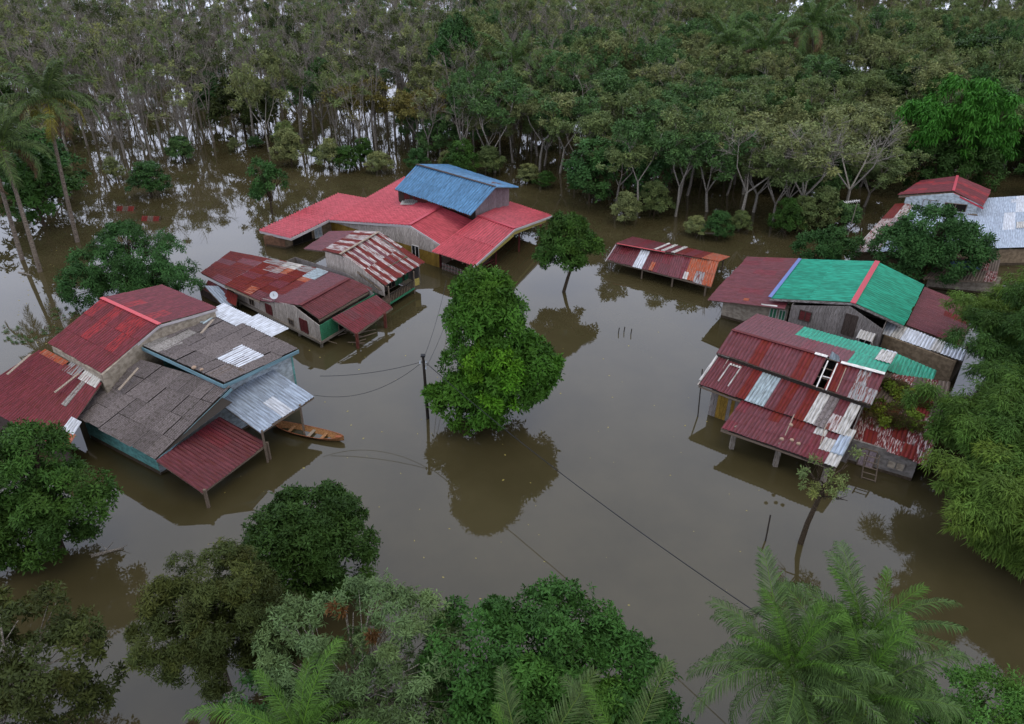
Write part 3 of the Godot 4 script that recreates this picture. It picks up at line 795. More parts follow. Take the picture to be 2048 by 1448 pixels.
func green_house() -> void:
	var h := thing("green_roofed_house", "grey plank house with corrugated green gable roof and maroon side roofs", "house", V(23.64,0.00,-47.81))
	roof(h, [V(23.91,2.96,-57.34), V(19.12,3.00,-49.54), V(23.72,4.30,-46.30), V(28.51,4.30,-53.73)], ["GGGGGGGGG", "GGGGGGGGG"], 0.3, 0.06, 0, 0.015, 0.14)
	roof(h, [V(27.19,3.00,-45.37), V(31.93,3.00,-52.28), V(28.51,4.30,-53.73), V(23.72,4.30,-46.30)], ["GGGGGGGGG"], 0.3, 0.06, 0, 0.015, 0.14)
	edge(h, "ridge_cap", V(23.51,4.37,-45.90), V(28.50,4.37,-53.66), "red trim", 0.36, 0.04, 0)
	edge(h, "eave_strip", V(19.06,3.10,-49.42), V(23.84,3.10,-57.10), "blue trim", 0.26, 0.03, 0)
	var m := roof(h, [V(20.53,1.94,-60.27), V(15.06,1.80,-51.58), V(19.88,2.70,-48.24), V(24.91,2.70,-58.01)], ["dddddddddd", "mddmdddmdd", "dmdddddddd"], 0.22, 0.02, 0, 0.03, 0.1)
	patch(m, 0.9, 0.94, 0.45, 0.52, "o", 0.06)
	patch(m, 0.965, 0.985, 0.7, 0.9, "w", 0.06)
	roof(h, [V(31.40,1.70,-44.84), V(35.59,1.70,-51.36), V(32.29,2.60,-52.80), V(27.80,2.60,-46.16)], ["dddddddd", "mdddrddd"], 0.22, 0.018, 0, 0.03, 0.1)
	roof(h, [V(25.85,2.20,-45.65), V(29.63,2.20,-41.85), V(30.24,2.60,-42.63), V(26.86,2.60,-46.83)], ["zwzzzwzz"], 0.22, 0.03, 0, 0.04, 0.1)
	edge(h, "rake_board", V(19.11,2.95,-49.48), V(23.68,4.25,-46.16), "grey plank", 0.05, 0.14)
	edge(h, "rake_board", V(23.68,4.25,-46.16), V(27.18,2.95,-45.32), "grey plank", 0.05, 0.14)
	# gable wall of upright boards
	var a := V(20.21,1.50,-48.03)
	var b := V(25.18,1.50,-44.29)
	planks(h, a, b, -0.5, [Vector2(0, 3.1), Vector2(0.62, 4.2), Vector2(1, 3.2)], 0.19, ["grey plank"])
	window(h, a, b, 0.11, 0.24, 2.25, 2.95, "dark plank", "maroon paint")
	window(h, a, b, 0.6, 0.73, 2.1, 3.6, "dark plank", "dark plank", "shutter")
	window(h, a, b, 0.8, 0.93, 1.75, 2.2, "white paint", "dark inside")
	var aw := a.lerp(b, 0.78)
	var ax := a.lerp(b, 0.95)
	var n := (b - a).normalized().cross(Vector3.UP)
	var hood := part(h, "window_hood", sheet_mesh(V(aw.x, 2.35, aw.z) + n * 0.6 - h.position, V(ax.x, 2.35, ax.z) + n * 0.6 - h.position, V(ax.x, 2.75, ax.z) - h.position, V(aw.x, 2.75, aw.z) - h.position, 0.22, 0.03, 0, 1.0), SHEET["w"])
	beam(hood, "bracket", V(aw.x, 2.3, aw.z) + n * 0.55, V(aw.x, 1.8, aw.z) + n * 0.05, 0.05, 0.05, "white paint")
	beam(hood, "bracket", V(ax.x, 2.3, ax.z) + n * 0.55, V(ax.x, 1.8, ax.z) + n * 0.05, 0.05, 0.05, "white paint")
	var u := V(28.51,4.30,-53.73) - V(23.72,4.30,-46.30)
	u.y = 0
	planks(h, a + u, a, -0.5, [Vector2(0, 3.1), Vector2(1, 3.1)], 0.4, ["grey plank"])
	planks(h, b, b + u, -0.5, [Vector2(0, 3.1), Vector2(1, 3.1)], 0.4, ["grey plank"])
	planks(h, b + u, a + u, -0.5, [Vector2(0, 3.2), Vector2(0.38, 4.2), Vector2(1, 3.1)], 0.4, ["grey plank"])
	# masonry base of the maroon-roofed part
	var c := V(16.54,0.00,-52.19)
	var d := V(20.66,0.00,-49.45)
	wall(h, "wall", c, d, -0.6, [Vector2(0, 1.85), Vector2(1, 2.4)], "cream wall")
	wall(h, "wall", c + u * 1.05, c, -0.6, [Vector2(0, 1.85), Vector2(1, 1.85)], "cream wall")
	window(h, c, d, 0.74, 0.84, 0.9, 1.9, "white paint", "green paint")
	window(h, c, d, 0.88, 0.97, 0.9, 1.9, "white paint", "green paint")
	wall(h, "wall", V(26.01,1.40,-45.36), V(29.28,1.40,-41.89), -0.6, [Vector2(0, 2.2), Vector2(1, 2.1)], "tan wall")
	wall(h, "wall", V(29.28,1.40,-41.89), V(31.83,1.40,-44.82), -0.6, [Vector2(0, 2.1), Vector2(1, 1.8)], "tan wall")


func patched_house() -> void:
	var h := thing("patched_roof_house", "house with three stepped maroon roofs patched in zinc and green sheets and concrete porch posts", "house", V(15.89,0.00,-34.76))
	var back := roof(h, [V(24.75,3.20,-41.06), V(17.23,3.20,-46.41), V(14.36,3.90,-42.49), V(22.09,3.90,-37.22)], ["GGGdddmdddddd", "zGGGGGGGGddddd"], 0.22, 0.02, 0, 0.02, 0.08)
	patch(back, 0.0, 0.1, 0.1, 0.6, "w", 0.08)
	roof(h, [V(13.10,3.20,-40.69), V(20.47,3.20,-34.86), V(22.09,3.90,-37.22), V(14.36,3.90,-42.49)], ["dddrdddrd rdgd", "dddrdddrd rdgg"], 0.22, 0.03, 0, 0.02, 0.09)
	var mid := roof(h, [V(11.61,2.15,-38.54), V(18.63,2.15,-33.27), V(20.28,2.95,-35.44), V(13.23,2.95,-40.69)], ["ddddrttdrdrwadw", "ddddrttdrdrwaxw"], 0.22, 0.03, 0, 0.02, 0.09)
	patch(mid, 0.1, 0.11, 0.25, 0.85, "w", 0.06)
	patch(mid, 0.18, 0.19, 0.2, 0.88, "w", 0.06)
	patch(mid, 0.1, 0.19, 0.82, 0.88, "w", 0.065)
	patch(mid, -0.02, 0.0, 0.1, 1.0, "w", 0.05)
	var aw := roof(h, [V(12.18,1.50,-34.78), V(17.46,1.60,-31.14), V(19.40,2.20,-33.70), V(13.86,2.02,-36.99)], ["mddrdrdwdw", "dddddmdmwt", "mddddddmmw"], 0.22, 0.03, 0, 0.02, 0.09)
	patch(aw, 0.9, 1.0, 0.3, 0.8, "s", 0.06)
	var low := roof(h, [V(19.38,1.50,-34.14), V(22.52,1.50,-31.56), V(24.44,2.50,-34.24), V(20.96,2.49,-37.03)], ["kkrkkk", "kkkrkk", "krkkrk"], 0.22, 0.03, 0, 0.05, 0.2)
	roof(h, [V(24.01,2.30,-40.42), V(25.65,2.30,-38.13), V(26.85,2.60,-39.88), V(25.24,2.60,-42.08)], ["yyyyyy"], 0.2, 0.02)
	roof(h, [V(20.94,2.50,-37.01), V(24.44,2.50,-34.24), V(27.04,2.55,-38.53), V(23.26,2.54,-39.63)], ["nkknkn", "knnkrn"], 0.22, 0.03, 0, 0.06, 0.2)
	# flashing along the ridge, torn zinc at the end, the frame of the missing sheet
	for s in [[1690, 723, 1712, 731], [1722, 735, 1768, 750]]:
		pass
	edge(h, "ridge_flashing", V(18.71,3.98,-39.43), V(19.33,3.98,-39.01), "white paint", 0.28, 0.03, 0)
	edge(h, "ridge_flashing", V(19.91,3.98,-38.36), V(22.01,3.98,-37.08), "white paint", 0.3, 0.03, 0)
	edge(h, "ridge_cap", V(14.34,3.96,-42.44), V(18.72,3.96,-39.47), "maroon paint", 0.25, 0.03, 0)
	edge(h, "hole_frame", V(19.24,3.88,-38.64), V(17.98,3.25,-36.63), "white paint", 0.07, 0.06, 0)
	edge(h, "hole_frame", V(19.71,3.88,-38.35), V(18.42,3.25,-36.31), "white paint", 0.07, 0.06, 0)
	edge(h, "hole_frame", V(18.58,3.50,-37.48), V(18.99,3.50,-37.21), "white paint", 0.06, 0.05, 0)
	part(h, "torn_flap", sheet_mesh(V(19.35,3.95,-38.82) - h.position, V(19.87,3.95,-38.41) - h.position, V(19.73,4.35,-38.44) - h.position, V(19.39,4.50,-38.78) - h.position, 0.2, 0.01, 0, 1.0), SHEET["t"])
	for s in [[V(19.98,3.90,-37.73), V(18.95,3.20,-36.13)], [V(16.27,2.40,-34.91), V(15.41,1.90,-33.53)], [V(17.87,2.25,-34.17), V(17.10,1.90,-32.73)]]:
		edge(h, "rust_strip", s[0] + V(0, 0.05, 0), s[1] + V(0, 0.05, 0), "new wood", 0.05, 0.02, 0)
	edge(h, "eave_board", V(13.11,3.10,-40.68), V(20.51,3.10,-34.91), "dark wood", 0.05, 0.16)
	edge(h, "eave_board", V(11.63,2.05,-38.58), V(13.84,2.05,-36.84), "old wood", 0.05, 0.12)
	edge(h, "eave_board", V(12.19,1.42,-34.79), V(17.48,1.52,-31.16), "old wood", 0.06, 0.12)
	edge(h, "rake_board", V(11.56,2.12,-38.58), V(13.24,2.90,-40.84), "pale plank", 0.06, 0.16)
	edge(h, "rake_board", V(13.10,3.15,-40.78), V(14.39,3.85,-42.58), "maroon paint", 0.05, 0.14)
	# walls
	var u := (V(22.09,3.90,-37.22) - V(14.36,3.90,-42.49)).normalized()
	var v := V(-u.z, 0, u.x)
	var a := V(12.32,0.00,-38.19)
	a += v * -0.2
	var b := a + u * 2.4
	planks(h, a, b, -0.5, [Vector2(0, 2.2), Vector2(1, 2.2)], 0.2, ["yellow plank", "yellow plank", "grey plank"])
	planks(h, b, a + u * 8.4, -0.5, [Vector2(0, 2.2), Vector2(1, 2.2)], 0.4, ["dark plank", "grey plank"])
	window(h, b, a + u * 8.4, 0.3, 0.45, 0.2, 1.7, "old wood", "dark inside", "door")
	planks(h, a - v * 8.6, a, -0.5, [Vector2(0, 3.0), Vector2(0.5, 3.8), Vector2(0.78, 2.9), Vector2(1, 2.2)], 0.3, ["grey plank", "pale plank"])
	planks(h, a + u * 8.2, a + u * 8.2 - v * 8.6, -0.5, [Vector2(0, 2.2), Vector2(0.22, 2.9), Vector2(0.5, 3.8), Vector2(1, 3.0)], 0.4, ["grey plank"])
	planks(h, a + u * 8.2 - v * 8.6, a - v * 8.6, -0.5, [Vector2(0, 3.1), Vector2(1, 3.1)], 0.4, ["grey plank"])
	for p in [V(13.04,0.60,-34.86), V(15.13,0.60,-33.25), V(17.31,0.60,-31.74)]:
		post(h, p, 1.62, 0.24, "concrete", true)
	beam(h, "porch_beam", V(12.32,1.40,-34.82), V(17.40,1.50,-31.22), 0.12, 0.14, "dark wood")
	# concrete annex under the mossy roof
	var c := V(19.35,0.00,-33.80)
	var d := V(22.37,0.00,-32.08)
	wall(h, "wall", c, d, -0.6, [Vector2(0, 1.55), Vector2(1, 1.5)], "grey wall")
	wall(h, "wall", d, d - v * 5.0, -0.6, [Vector2(0, 1.5), Vector2(1, 2.4)], "grey wall")
	window(h, c, d, 0.18, 0.42, 0.1, 1.2, "old wood", "pink plank", "door")
	window(h, c, d, 0.6, 0.85, 0.5, 0.95, "grey wall", "cream wall", "shutter")
	# leaning ladder, pole, stones
	var l := thing("ladder", "wooden ladder standing in the water against the grey annex wall", "ladder", V(20.20,0.00,-32.55))
	var l0 := V(19.68,0.00,-32.19)
	var l1 := V(20.30,0.00,-31.85)
	for p in [l0, l1]:
		beam(l, "rail", p - V(0, 0.3, 0), p + V(0.05, 1.5, -0.55), 0.06, 0.05, "old wood")
	for i in 5:
		var o := V(0.01 * i, 0.1 + 0.3 * i, -0.11 * i - 0.04)
		beam(l, "rung", l0 + o, l1 + o, 0.04, 0.04, "old wood")
	var s := thing("leaning_pole", "thin dark pole leaning at the corner of the yellow plank wall", "pole", V(11.80,-0.00,-38.01))
	beam(s, "shaft", V(11.71,0.00,-37.85) - V(0, 0.5, 0), V(11.99,2.60,-39.61), 0.07, 0.07, "dark wood")
	var i := 0
	for p in [["small pale stone on the rusty sheet below the zinc patch of the stepped roof", V(14.90,2.30,-32.69)], ["round stone on the middle step of the patched roof, middle of three", V(15.46,2.25,-32.68)], ["round stone on the middle step of the patched roof, nearest the white sheets", V(15.75,2.20,-32.43)], ["brick lying high on the rusty middle step of the patched roof", V(15.67,2.55,-33.69)]]:
		var k := part(self, "roof_stone", rock(0.12, 10 + i), M["stone"], Transform3D(Basis(), p[1]))
		k.name = numbered("roof_stone")
		tag(k, p[0], "stone", "stones on the patched roof")
		i += 1
	# plants that have overgrown the annex roof
	var w := thing("creeping_plants", "yellow-green creepers and dry stalks overgrowing the annex roof beside the bamboo", "creeper", V(22.73,2.40,-35.09))
	var lobes := []
	for q in [V(22.92,2.40,-37.50), V(23.87,2.40,-37.25), V(24.67,2.40,-36.72), V(21.84,2.10,-35.50), V(22.90,2.10,-35.27), V(23.67,2.00,-34.68)]:
		lobes.append([q - w.position, V(1.1, 0.28, 1.1)])
	part(w, "leaves", crown(lobes, {"sub": 10, "sub_r": 0.35, "clumps": 24, "leaf": "creeper", "seed": 77, "vary": 0.35, "warm": 0.3}), M["vine"]).set_meta("kind", "stuff")
	part(w, "stalks", crown(lobes, {"sub": 6, "sub_r": 0.5, "clumps": 26, "leaf": "needle", "seed": 78, "vary": 0.3, "warm": 0.2}), M["vine dry"]).set_meta("kind", "stuff")


func silver_house() -> void:
	var h := thing("silver_roofed_house", "wide low silver sheet roof with a small red gable rising out of it", "house", V(44.85,0.00,-71.89))
	var big := roof(h, [V(30.19,1.90,-61.70), V(50.95,1.90,-64.17), V(56.80,3.30,-75.72), V(38.41,3.11,-72.08)], ["rxsssssssssszsss", "xgssssssssszssss", "xgsssssssssssszs"], 0.2, 0.014, 0, 0.02, 0.07)
	patch(big, 0.76, 0.92, 0.34, 0.46, "w", 0.06)
	patch(big, 0.72, 0.9, 0.86, 0.93, "z", 0.06)
	roof(h, [V(46.02,3.70,-70.03), V(49.78,3.70,-75.45), V(46.74,4.70,-76.95), V(43.53,4.70,-71.53)], ["mcmmcmm"], 0.22, 0.03, 0, 0.03, 0.2)
	roof(h, [V(43.55,3.90,-77.87), V(38.83,3.90,-72.72), V(43.53,4.70,-71.53), V(46.74,4.70,-76.95)], ["mmcmmm", "mcmmcm"], 0.22, 0.03, 0, 0.03, 0.2)
	edge(h, "ridge_cap", V(43.47,4.77,-71.46), V(46.68,4.77,-76.88), "red trim", 0.25, 0.05, 0)
	edge(h, "fascia", V(38.74,3.85,-72.38), V(43.37,4.65,-71.19), "old wood", 0.05, 0.14)
	edge(h, "fascia", V(43.37,4.65,-71.19), V(45.87,3.65,-69.72), "red trim", 0.05, 0.16)
	var a := V(39.39,3.40,-72.20)
	var b := V(45.69,3.40,-70.31)
	wall(h, "gable_wall", a, b, 1.5, [Vector2(0, 3.85), Vector2(0.62, 4.6), Vector2(1, 3.8)], "pale blue wall")
	window(h, a, b, 0.55, 0.85, 2.9, 3.6, "old wood", "dark inside")
	window(h, a, b, 0.25, 0.45, 2.9, 3.7, "grey plank", "pale blue wall", "door")
	edge(h, "window_ledge", a.lerp(b, 0.5) * V(1, 0, 1) + V(0, 2.8, 0.3), b * V(1, 0, 1) + V(0, 2.8, 0.3), "old wood", 0.4, 0.05, 0)
	wall(h, "wall", V(31.19,1.20,-62.65), V(51.33,1.20,-64.34), -0.5, [Vector2(0, 1.6), Vector2(1, 1.6)], "tan wall")
	wall(h, "wall", V(38.67,2.70,-72.40), V(31.19,1.20,-62.65), -0.5, [Vector2(0, 2.6), Vector2(1, 1.7)], "tan wall")
	var s := thing("tan_outbuilding", "low tan walled outbuilding behind the green roof, blue sheet on its roof", "shed", V(39.15,0.00,-58.16))
	var r := roof(s, [V(34.30,1.70,-56.68), V(39.87,1.70,-55.87), V(42.30,2.20,-59.71), V(37.75,2.17,-60.16)], ["nknnkn", "nnknnk"], 0.22, 0.03, 0, 0.05, 0.2)
	wall(s, "wall", V(35.96,0.00,-58.57), V(41.22,0.00,-57.22), -0.5, [Vector2(0, 1.6), Vector2(1, 1.6)], "cream wall")
	wall(s, "wall", V(40.24,0.00,-63.77), V(35.96,0.00,-58.57), -0.5, [Vector2(0, 2.0), Vector2(1, 1.6)], "cream wall")
	r.set_meta("label", "brown weathered roof")
	var t := thing("blue_tarpaulin", "blue tarpaulin on the tan outbuilding behind the green roof", "tarpaulin", V(38.23,2.10,-58.13))
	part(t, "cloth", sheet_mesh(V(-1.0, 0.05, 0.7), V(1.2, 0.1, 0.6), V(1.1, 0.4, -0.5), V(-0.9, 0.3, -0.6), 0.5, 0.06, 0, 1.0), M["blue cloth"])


func far_houses() -> void:
	var h := thing("far_red_house", "small house with a bright red roof half hidden among trees", "house", V(50.74,-0.00,-106.77))
	roof(h, [V(51.9, 2.2, -99.5), V(53.6, 2.2, -105.5), V(50.2, 3.6, -106.5), V(48.5, 3.6, -100.5)], ["ccc"], 0.25, 0.02)
	roof(h, [V(46.8, 2.2, -107.5), V(45.1, 2.2, -101.5), V(48.5, 3.6, -100.5), V(50.2, 3.6, -106.5)], ["ccc"], 0.25, 0.02)
	wall(h, "wall", V(45.6, 0, -101.2), V(51.4, 0, -99.9), -0.5, [Vector2(0, 2.3), Vector2(0.5, 3.4), Vector2(1, 2.3)], "red brick post")
	wall(h, "wall", V(51.4, 0, -99.9), V(53.1, 0, -105.4), -0.5, [Vector2(0, 2.3), Vector2(1, 2.3)], "red brick post")
	var g := thing("far_grey_house", "grey roofed house deep among the olive trees", "house", V(45.79,0.00,-118.29))
	roof(g, [V(39.2, 2.2, -109.0), V(46.2, 2.2, -107.6), V(46.9, 3.8, -111.2), V(39.9, 3.8, -112.6)], ["nannan"], 0.25, 0.02)
	roof(g, [V(47.6, 2.2, -114.8), V(40.6, 2.2, -116.2), V(39.9, 3.8, -112.6), V(46.9, 3.8, -111.2)], ["nannan"], 0.25, 0.02)
	wall(g, "wall", V(39.7, 0, -109.4), V(45.9, 0, -108.2), -0.5, [Vector2(0, 2.3), Vector2(1, 2.3)], "dark plank")
	wall(g, "wall", V(45.9, 0, -108.2), V(47.2, 0, -114.6), -0.5, [Vector2(0, 2.3), Vector2(0.5, 3.7), Vector2(1, 2.3)], "dark plank")
	for t in [["small drowned red roof near the leaning palm, left of two", V(-41.68,0.00,-75.67)], ["small drowned red roof near the round bush, right of two", V(-37.69,0.00,-72.66)]]:
		var s := thing("drowned_hut", t[0], "hut", t[1], "drowned huts in the still water")
		var p: Vector3 = t[1]
		roof(s, [p + V(-0.9, -0.15, 0.5), p + V(0.9, -0.15, 0.5), p + V(0.9, 0.4, -0.1), p + V(-0.9, 0.4, -0.1)], ["rnr"], 0.22, 0.03)
		roof(s, [p + V(0.9, -0.15, -0.7), p + V(-0.9, -0.15, -0.7), p + V(-0.9, 0.4, -0.1), p + V(0.9, 0.4, -0.1)], ["nrn"], 0.22, 0.03)


# ---------------------------------------------------------------- boat, pole, wires
func tube(v: PackedVector3Array, n: PackedVector3Array, pts: PackedVector3Array, r0: float, r1: float, sides: int) -> void:
	var rings := []
	for i in pts.size():
		var d := (pts[mini(i + 1, pts.size() - 1)] - pts[maxi(i - 1, 0)]).normalized()
		var x := d.cross(V(0.31, 0.2, 0.93)).normalized()
		var y := d.cross(x)
		var r := lerpf(r0, r1, float(i) / (pts.size() - 1))
		var ring := []
		for k in sides:
			var t := TAU * k / sides
			ring.append(x * cos(t) * r + y * sin(t) * r)
		rings.append(ring)
	for i in pts.size() - 1:
		for k in sides:
			var l := (k + 1) % sides
			var a: Vector3 = rings[i][k]
			var b: Vector3 = rings[i][l]
			var c: Vector3 = rings[i + 1][l]
			var d: Vector3 = rings[i + 1][k]
			for s in [[a, i], [c, i + 1], [b, i], [a, i], [d, i + 1], [c, i + 1]]:
				v.append(pts[s[1]] + s[0])
				n.append(s[0].normalized())


func tube_mesh(pts: PackedVector3Array, r0: float, r1: float, sides := 7) -> ArrayMesh:
	var v := PackedVector3Array()
	var n := PackedVector3Array()
	tube(v, n, pts, r0, r1, sides)
	return array_mesh(v, n, bark_uv(v), Color.WHITE)


func bark_uv(v: PackedVector3Array) -> PackedVector2Array:
	var uv := PackedVector2Array()
	uv.resize(v.size())
	for i in v.size():
		uv[i] = Vector2(v[i].x + v[i].z, v[i].y)
	return uv


func boat_pole_and_wires() -> void:
	var c := thing("wooden_canoe", "long narrow wooden canoe moored under the zinc awning of the teal house", "boat", V(-12.17,0.00,-35.62))
	c.rotation.y = -0.31
	var v := PackedVector3Array()
	var uv := PackedVector2Array()
	var w := PackedVector3Array()
	var wuv := PackedVector2Array()
	var n := 24
	var ring := func(t: float, inner: bool) -> PackedVector3Array:
		var s := 2.0 * t - 1.0
		var width := 0.42 * pow(maxf(0.0, 1.0 - pow(absf(s), 2.6)), 0.75) + 0.012
		var sheer := 0.2 + 0.22 * pow(absf(s), 3.0)
		var keel := -0.14 + 0.26 * pow(absf(s), 4.0)
		if inner:
			width = maxf(width - 0.035, 0.004)
			keel += 0.05
		var p := PackedVector3Array()
		for k in 9:
			var a := PI * k / 8.0
			var y := keel + (sheer - keel) * pow(absf(cos(a)), 1.6)
			p.append(V(s * 2.45, y, -cos(a) * width / maxf(0.75, 0.85)))
		return p
	for i in n:
		for inner in [false, true]:
			var r0: PackedVector3Array = ring.call(float(i) / n, inner)
			var r1: PackedVector3Array = ring.call(float(i + 1) / n, inner)
			for k in 8:
				for q in [[r0, k], [r1, k], [r1, k + 1], [r0, k], [r1, k + 1], [r0, k + 1]]:
					v.append(q[0][q[1]])
					uv.append(Vector2(q[0][q[1]].x, q[1] * 0.12))
		for k in [0, 8]:
			var a: PackedVector3Array = ring.call(float(i) / n, false)
			var b: PackedVector3Array = ring.call(float(i + 1) / n, false)
			var d: PackedVector3Array = ring.call(float(i) / n, true)
			var e: PackedVector3Array = ring.call(float(i + 1) / n, true)
			var lift := V(0, 0.02, 0)
			for q in [a[k], b[k], e[k], a[k], e[k], d[k]]:
				w.append(q + lift)
				wuv.append(Vector2(q.x, q.z))
	part(c, "hull", flat_mesh(v, uv), M["hull"])
	part(c, "gunwale", flat_mesh(w, wuv), M["hull edge"])
	for x in [-1.1, 0.25, 1.1]:
		part(c, "thwart", unit_box, M["new wood"] if x == 0.25 else M["hull"], Transform3D(Basis.from_scale(V(0.2, 0.03, 0.72)), V(x, 0.13, 0)))
	for x in [-1.7, -0.6, 0.7, 1.6]:
		part(c, "rib", unit_box, M["hull edge"], Transform3D(Basis.from_scale(V(0.04, 0.04, 0.42)), V(x, -0.06, 0)))
	part(c, "bow_deck", unit_box, M["hull edge"], Transform3D(Basis(V(0, 0, 1), 0.12).scaled_local(V(0.42, 0.03, 0.18)), V(2.1, 0.33, 0)))
	# utility pole
	var top := V(-5.28,4.40,-37.57)
	var foot := V(top.x + 0.12, 0, top.z + 0.1)
	var p := thing("utility_pole", "dark wooden utility pole standing in the water beside the big bright tree", "pole", foot)
	part(p, "shaft", tube_mesh(PackedVector3Array([V(0, -1, 0), top - foot]), 0.11, 0.08, 10), M["dark wood"])
	part(p, "pole_cap", unit_box, M["wire"], Transform3D(Basis.from_scale(V(0.26, 0.1, 0.26)), top - foot + V(0, 0.03, 0)))
	for s in [V(0.18, -0.35, 0.1), V(-0.18, -0.4, 0.05), V(0.16, -0.75, 0.1)]:
		beam(p, "bracket", top + V(0, s.y, 0), top + s, 0.04, 0.04, "wire")
		part(p, "insulator", tube_mesh(PackedVector3Array([s + V(0, -0.08, 0), s + V(0, 0.1, 0)]), 0.06, 0.05, 8), M["dish"], Transform3D(Basis(), top - foot))
	# wires
	for a in [
		["dark overhead cable sagging from the pole across the open water to the near palms", top + V(0.16, -0.4, 0.1), V(14.6, 4.3, -13.5), 0.9, 0.022],
		["twin service wire from the pole to the stilt house, upper strand", top + V(-0.18, -0.4, 0.05), V(-11.52,3.00,-37.40), 0.25, 0.016],
		["service wire drooping from the pole towards the zinc awning", top + V(-0.18, -0.5, 0.05), V(-11.71,2.30,-36.38), 0.9, 0.014],
		["thin overhead wire from the pole to the porch of the red roofed house", top + V(0.05, -0.1, 0), V(-5.37,2.00,-54.07), 0.4, 0.014],
		["second thin wire from the pole past the bright tree to the red roofed porch", top + V(0.16, -0.75, 0.1), V(-4.17,2.10,-55.40), 0.5, 0.013],
	]:
		var p0: Vector3 = a[1]
		var p1: Vector3 = a[2]
		var pts := PackedVector3Array()
		for i in 25:
			var t := i / 24.0
			pts.append(p0.lerp(p1, t) - V(0, a[3] * 4.0 * t * (1.0 - t), 0) - p0)
		var o := part(self, "overhead_wire", tube_mesh(pts, a[4], a[4], 5), M["wire"], Transform3D(Basis(), p0))
		o.name = numbered("overhead_wire")
		tag(o, a[0], "wire")


